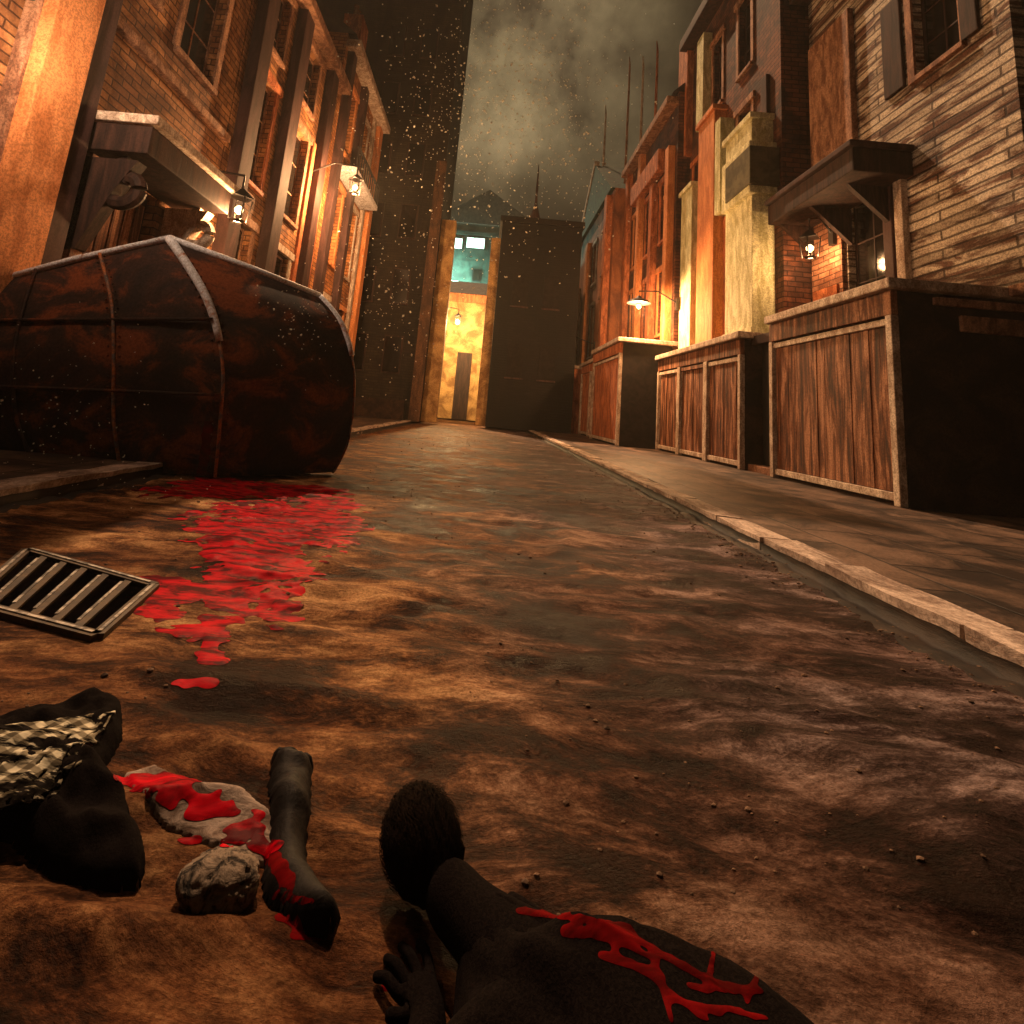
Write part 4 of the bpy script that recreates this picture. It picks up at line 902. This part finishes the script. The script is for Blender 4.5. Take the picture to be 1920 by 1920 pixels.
# rumpled coat over back and shoulders, with its collar
def shell(name, rows, material, parent, amp=.019):
    v = []; f = []; nn = 48
    for c, d, hw, hh in rows:
        c = V3(c); d = V3(d).normalized(); sdx = V3((-d.y, d.x, 0))
        for k in range(nn + 1):
            t = math.pi * (k / nn) * 1.16 - .25; p = c + sdx * math.cos(t) * hw + V3((0, 0, 1)) * (math.sin(t) * hh)
            p += (p - c).normalized() * (amp * fbm(p.x * 11, p.y * 17, p.z * 9, 3) + amp * 1.4 * abs(noise.noise(V3((p.x * 22 + p.y * 16, p.y * 5, 2)))))
            v.append(p)
    n_ = nn + 1
    # interpolate rows
    vv = []; R = len(rows); sub = 7
    for r_ in range(R - 1):
        for q_ in range(sub + (1 if r_ == R - 2 else 0)):
            t = q_ / sub
            for k in range(n_):
                P = [v[max(0, min(R - 1, r_ + o_)) * n_ + k] for o_ in (-1, 0, 1, 2)]
                p = .5 * ((2 * P[1]) + (P[2] - P[0]) * t + (2 * P[0] - 5 * P[1] + 4 * P[2] - P[3]) * t * t + (3 * P[1] - P[0] - 3 * P[2] + P[3]) * t ** 3)
                vv.append(p + V3((0, 0, .006 * noise.noise(V3((p.x * 24, p.y * 30, 3))))))
    rr_ = len(vv) // n_
    for i in range(rr_ - 1):
        for k in range(nn): f.append((i * n_ + k, i * n_ + k + 1, (i + 1) * n_ + k + 1, (i + 1) * n_ + k))
    o = mesh(name, vv, f, material, parent, smooth=True); m_ = o.modifiers.new('thick', 'SOLIDIFY'); m_.thickness = .006; return o
shell('coat', [((.085, 1.02, .035), (-.6, .8, 0), .070, .098), ((.15, .965, .01), (-.45, .9, 0), .125, .142), ((.24, .91, .0), (-.25, 1, 0), .225, .195), ((.33, .83, -.01), (-.12, 1, 0), .285, .222), ((.36, .62, -.01), (-.05, 1, 0), .28, .21), ((.36, .36, -.01), (0, 1, 0), .27, .20), ((.36, .05, -.01), (0, 1, 0), .30, .16), ((.36, -.2, -.01), (0, 1, 0), .33, .12)], CLOTH, per)
# blood streaks on the coat: thin ribbons following the back
ev = bpy.context.evaluated_depsgraph_get
bpy.context.view_layer.update()
dg = ev()
def drop(x, y):
    hit, loc, nr, idx_, ob, mt = scene.ray_cast(bpy.context.evaluated_depsgraph_get(), Vector((x, y, .6)), Vector((0, 0, -1)))
    return loc.z if hit else gz(x, y)
def streaks(name, lines, material, parent, lift=.006):
    q = MB()
    for pts, w in lines:
        # resample in pixels, find where the view ray meets what lies there
        pp = []
        for (a, b_) in zip(pts, pts[1:]):
            for k in range(9): t = k / 9; pp.append((a[0] + (b_[0] - a[0]) * t, a[1] + (b_[1] - a[1]) * t))
        pp.append(pts[-1]); row = []
        for x, y in pp:
            d = ray(x, y).normalized(); hit, loc, nr, i_, ob, mt = scene.ray_cast(bpy.context.evaluated_depsgraph_get(), CAM, d)
            if hit: row.append((Vector(loc), Vector(nr)))
        for k, (p, nr) in enumerate(row):
            if k == 0: tdir = row[1][0] - p if len(row) > 1 else Vector((1, 0, 0))
            else: tdir = p - row[k - 1][0]
            s_ = tdir.cross(nr); 
            if s_.length < 1e-6: s_ = Vector((1, 0, 0))
            s_.normalize(); ww = w * (.7 + .6 * abs(noise.noise(Vector((k * .7, w * 99, p.x * 30)))))
            q.v += [tuple(p + s_ * ww + nr * lift), tuple(p - s_ * ww + nr * lift)]
            if k: b0 = len(q.v); q.f.append((b0 - 4, b0 - 3, b0 - 1, b0 - 2))
    o = q.build(name, material, parent); return o
bpy.context.view_layer.update()
def stain(name, segs, box, parent, material, step=.0032):
    o = blood(name, segs, *box, step, 'x', material, .0018, drop, amp=.75)
    for k_ in ('label', 'category'): del o[k_]
    o.data.transform(Matrix.Translation(-parent.matrix_world.translation)); o.parent = parent; return o
stain('blood_stain', [(970, 1708, 1080, 1722, 6.5), (1080, 1722, 1180, 1745, 8.6), (1060, 1745, 1190, 1760, 11.5), (1110, 1740, 1230, 1800, 6.5), (1130, 1790, 1240, 1830, 9.4), (1180, 1800, 1330, 1918, 5.0), (1200, 1765, 1330, 1840, 6.5), (1330, 1840, 1430, 1860, 6.5),
                      (1340, 1775, 1325, 1860, 5.8), (1290, 1850, 1400, 1860, 6.5), (1160, 1735, 1150, 1800, 7.9), (1420, 1830, 1400, 1880, 5.0), (1230, 1810, 1260, 1915, 6.5), (1250, 1870, 1350, 1900, 7.2), (1350, 1890, 1440, 1910, 6.5)], (.02, .62, .72, 1.08), per, BLOOD2)
stain('blood_stain', [(512, 1610, 540, 1650, 16), (515, 1680, 580, 1690, 10), (525, 1720, 560, 1735, 10), (550, 1755, 600, 1757, 8)], (-.5, -.12, 1.0, 1.5), boot, BLOOD2)
rb = blood('blood_stain', [(270, 1465, 45, 16), (330, 1490, 60, 22), (310, 1462, 40, 14), (400, 1520, 50, 18), (370, 1575, 38, 10), (460, 1555, 45, 16), (500, 1585, 34, 14), (430, 1580, 30, 9), (490, 1530, 10, 16), (370, 1500, 50, 10)], -.85, -.2, 1.15, 1.7, .006, 'x', BLOOD, .004, drop)
for k_ in ('label', 'category'): del rb[k_]
rb.data.transform(Matrix.Translation(-rag.matrix_world.translation)); rb.parent = rag
streaks('blood_stain', [([(392, 790), (385, 850), (378, 890)], .06), ([(370, 880), (400, 895)], .03)], BLOOD2, cont)
blood('blood_smear', [(740, 1850, 28, 12)], -.3, .1, .9, 1.15, .004, 'small blood smear on the road left of the outstretched hand', BLOOD2, .003, gz, amp=.6)
# ------------------------------------------------------------------ drifting ash / dust flecks
v = []; f = []
def fleck(p, s_):
    b0 = len(v); a = Vector((random.uniform(-1, 1), random.uniform(-1, 1), random.uniform(-1, 1))).normalized(); b_ = a.orthogonal().normalized(); c = a.cross(b_)
    v.extend([tuple(p + a * s_), tuple(p + b_ * s_ * .7), tuple(p - a * s_ * .8), tuple(p - b_ * s_ * .6), tuple(p + c * s_ * .5), tuple(p - c * s_ * .5)])
    for t in ((0, 1, 4), (1, 2, 4), (2, 3, 4), (3, 0, 4), (1, 0, 5), (2, 1, 5), (3, 2, 5), (0, 3, 5)): f.append(tuple(b0 + i for i in t))
for cx_, cy_, sx_, sy_, n_, d0, d1 in ((950, 210, 110, 130, 1900, 9, 20), (730, 560, 55, 75, 260, 8, 14), (110, 850, 100, 130, 200, 3.6, 4.8), (560, 600, 45, 40, 90, 5, 6), (690, 250, 40, 120, 60, 9, 16), (320, 1020, 60, 60, 60, 3, 4)):
    for _ in range(n_):
        p = on_y(random.gauss(cx_, sx_), random.gauss(cy_, sy_), random.uniform(d0, d1))
        if p.z > .1: fleck(p, random.uniform(.6, 1.5) * .0016 * p.y * random.choice((1, 1, 1, 1.8)))
ASH = mat('pale ash', (.85, .80, .66), (.6, .55, .45), rough=.9)
o = mesh('drifting_ash', v, f, ASH); o['kind'] = 'stuff'; o['label'] = 'pale flecks of ash drifting in the night air'
# ------------------------------------------------------------------ mist
hz = MB().box(-310, 310, -70, 610, -1.5, 32).build('haze', bpy.data.materials.new('mist')); hz['kind'] = 'stuff'
hm = hz.data.materials[0]; hm.use_nodes = True; hn = hm.node_tree.nodes; hn.clear()
ho = hn.new('ShaderNodeOutputMaterial'); hv = hn.new('ShaderNodeVolumePrincipled'); hv.inputs['Density'].default_value = .0012; hv.inputs['Color'].default_value = (.85, .80, .68, 1); hv.inputs['Anisotropy'].default_value = .3
hm.node_tree.links.new(hv.outputs[0], ho.inputs['Volume'])
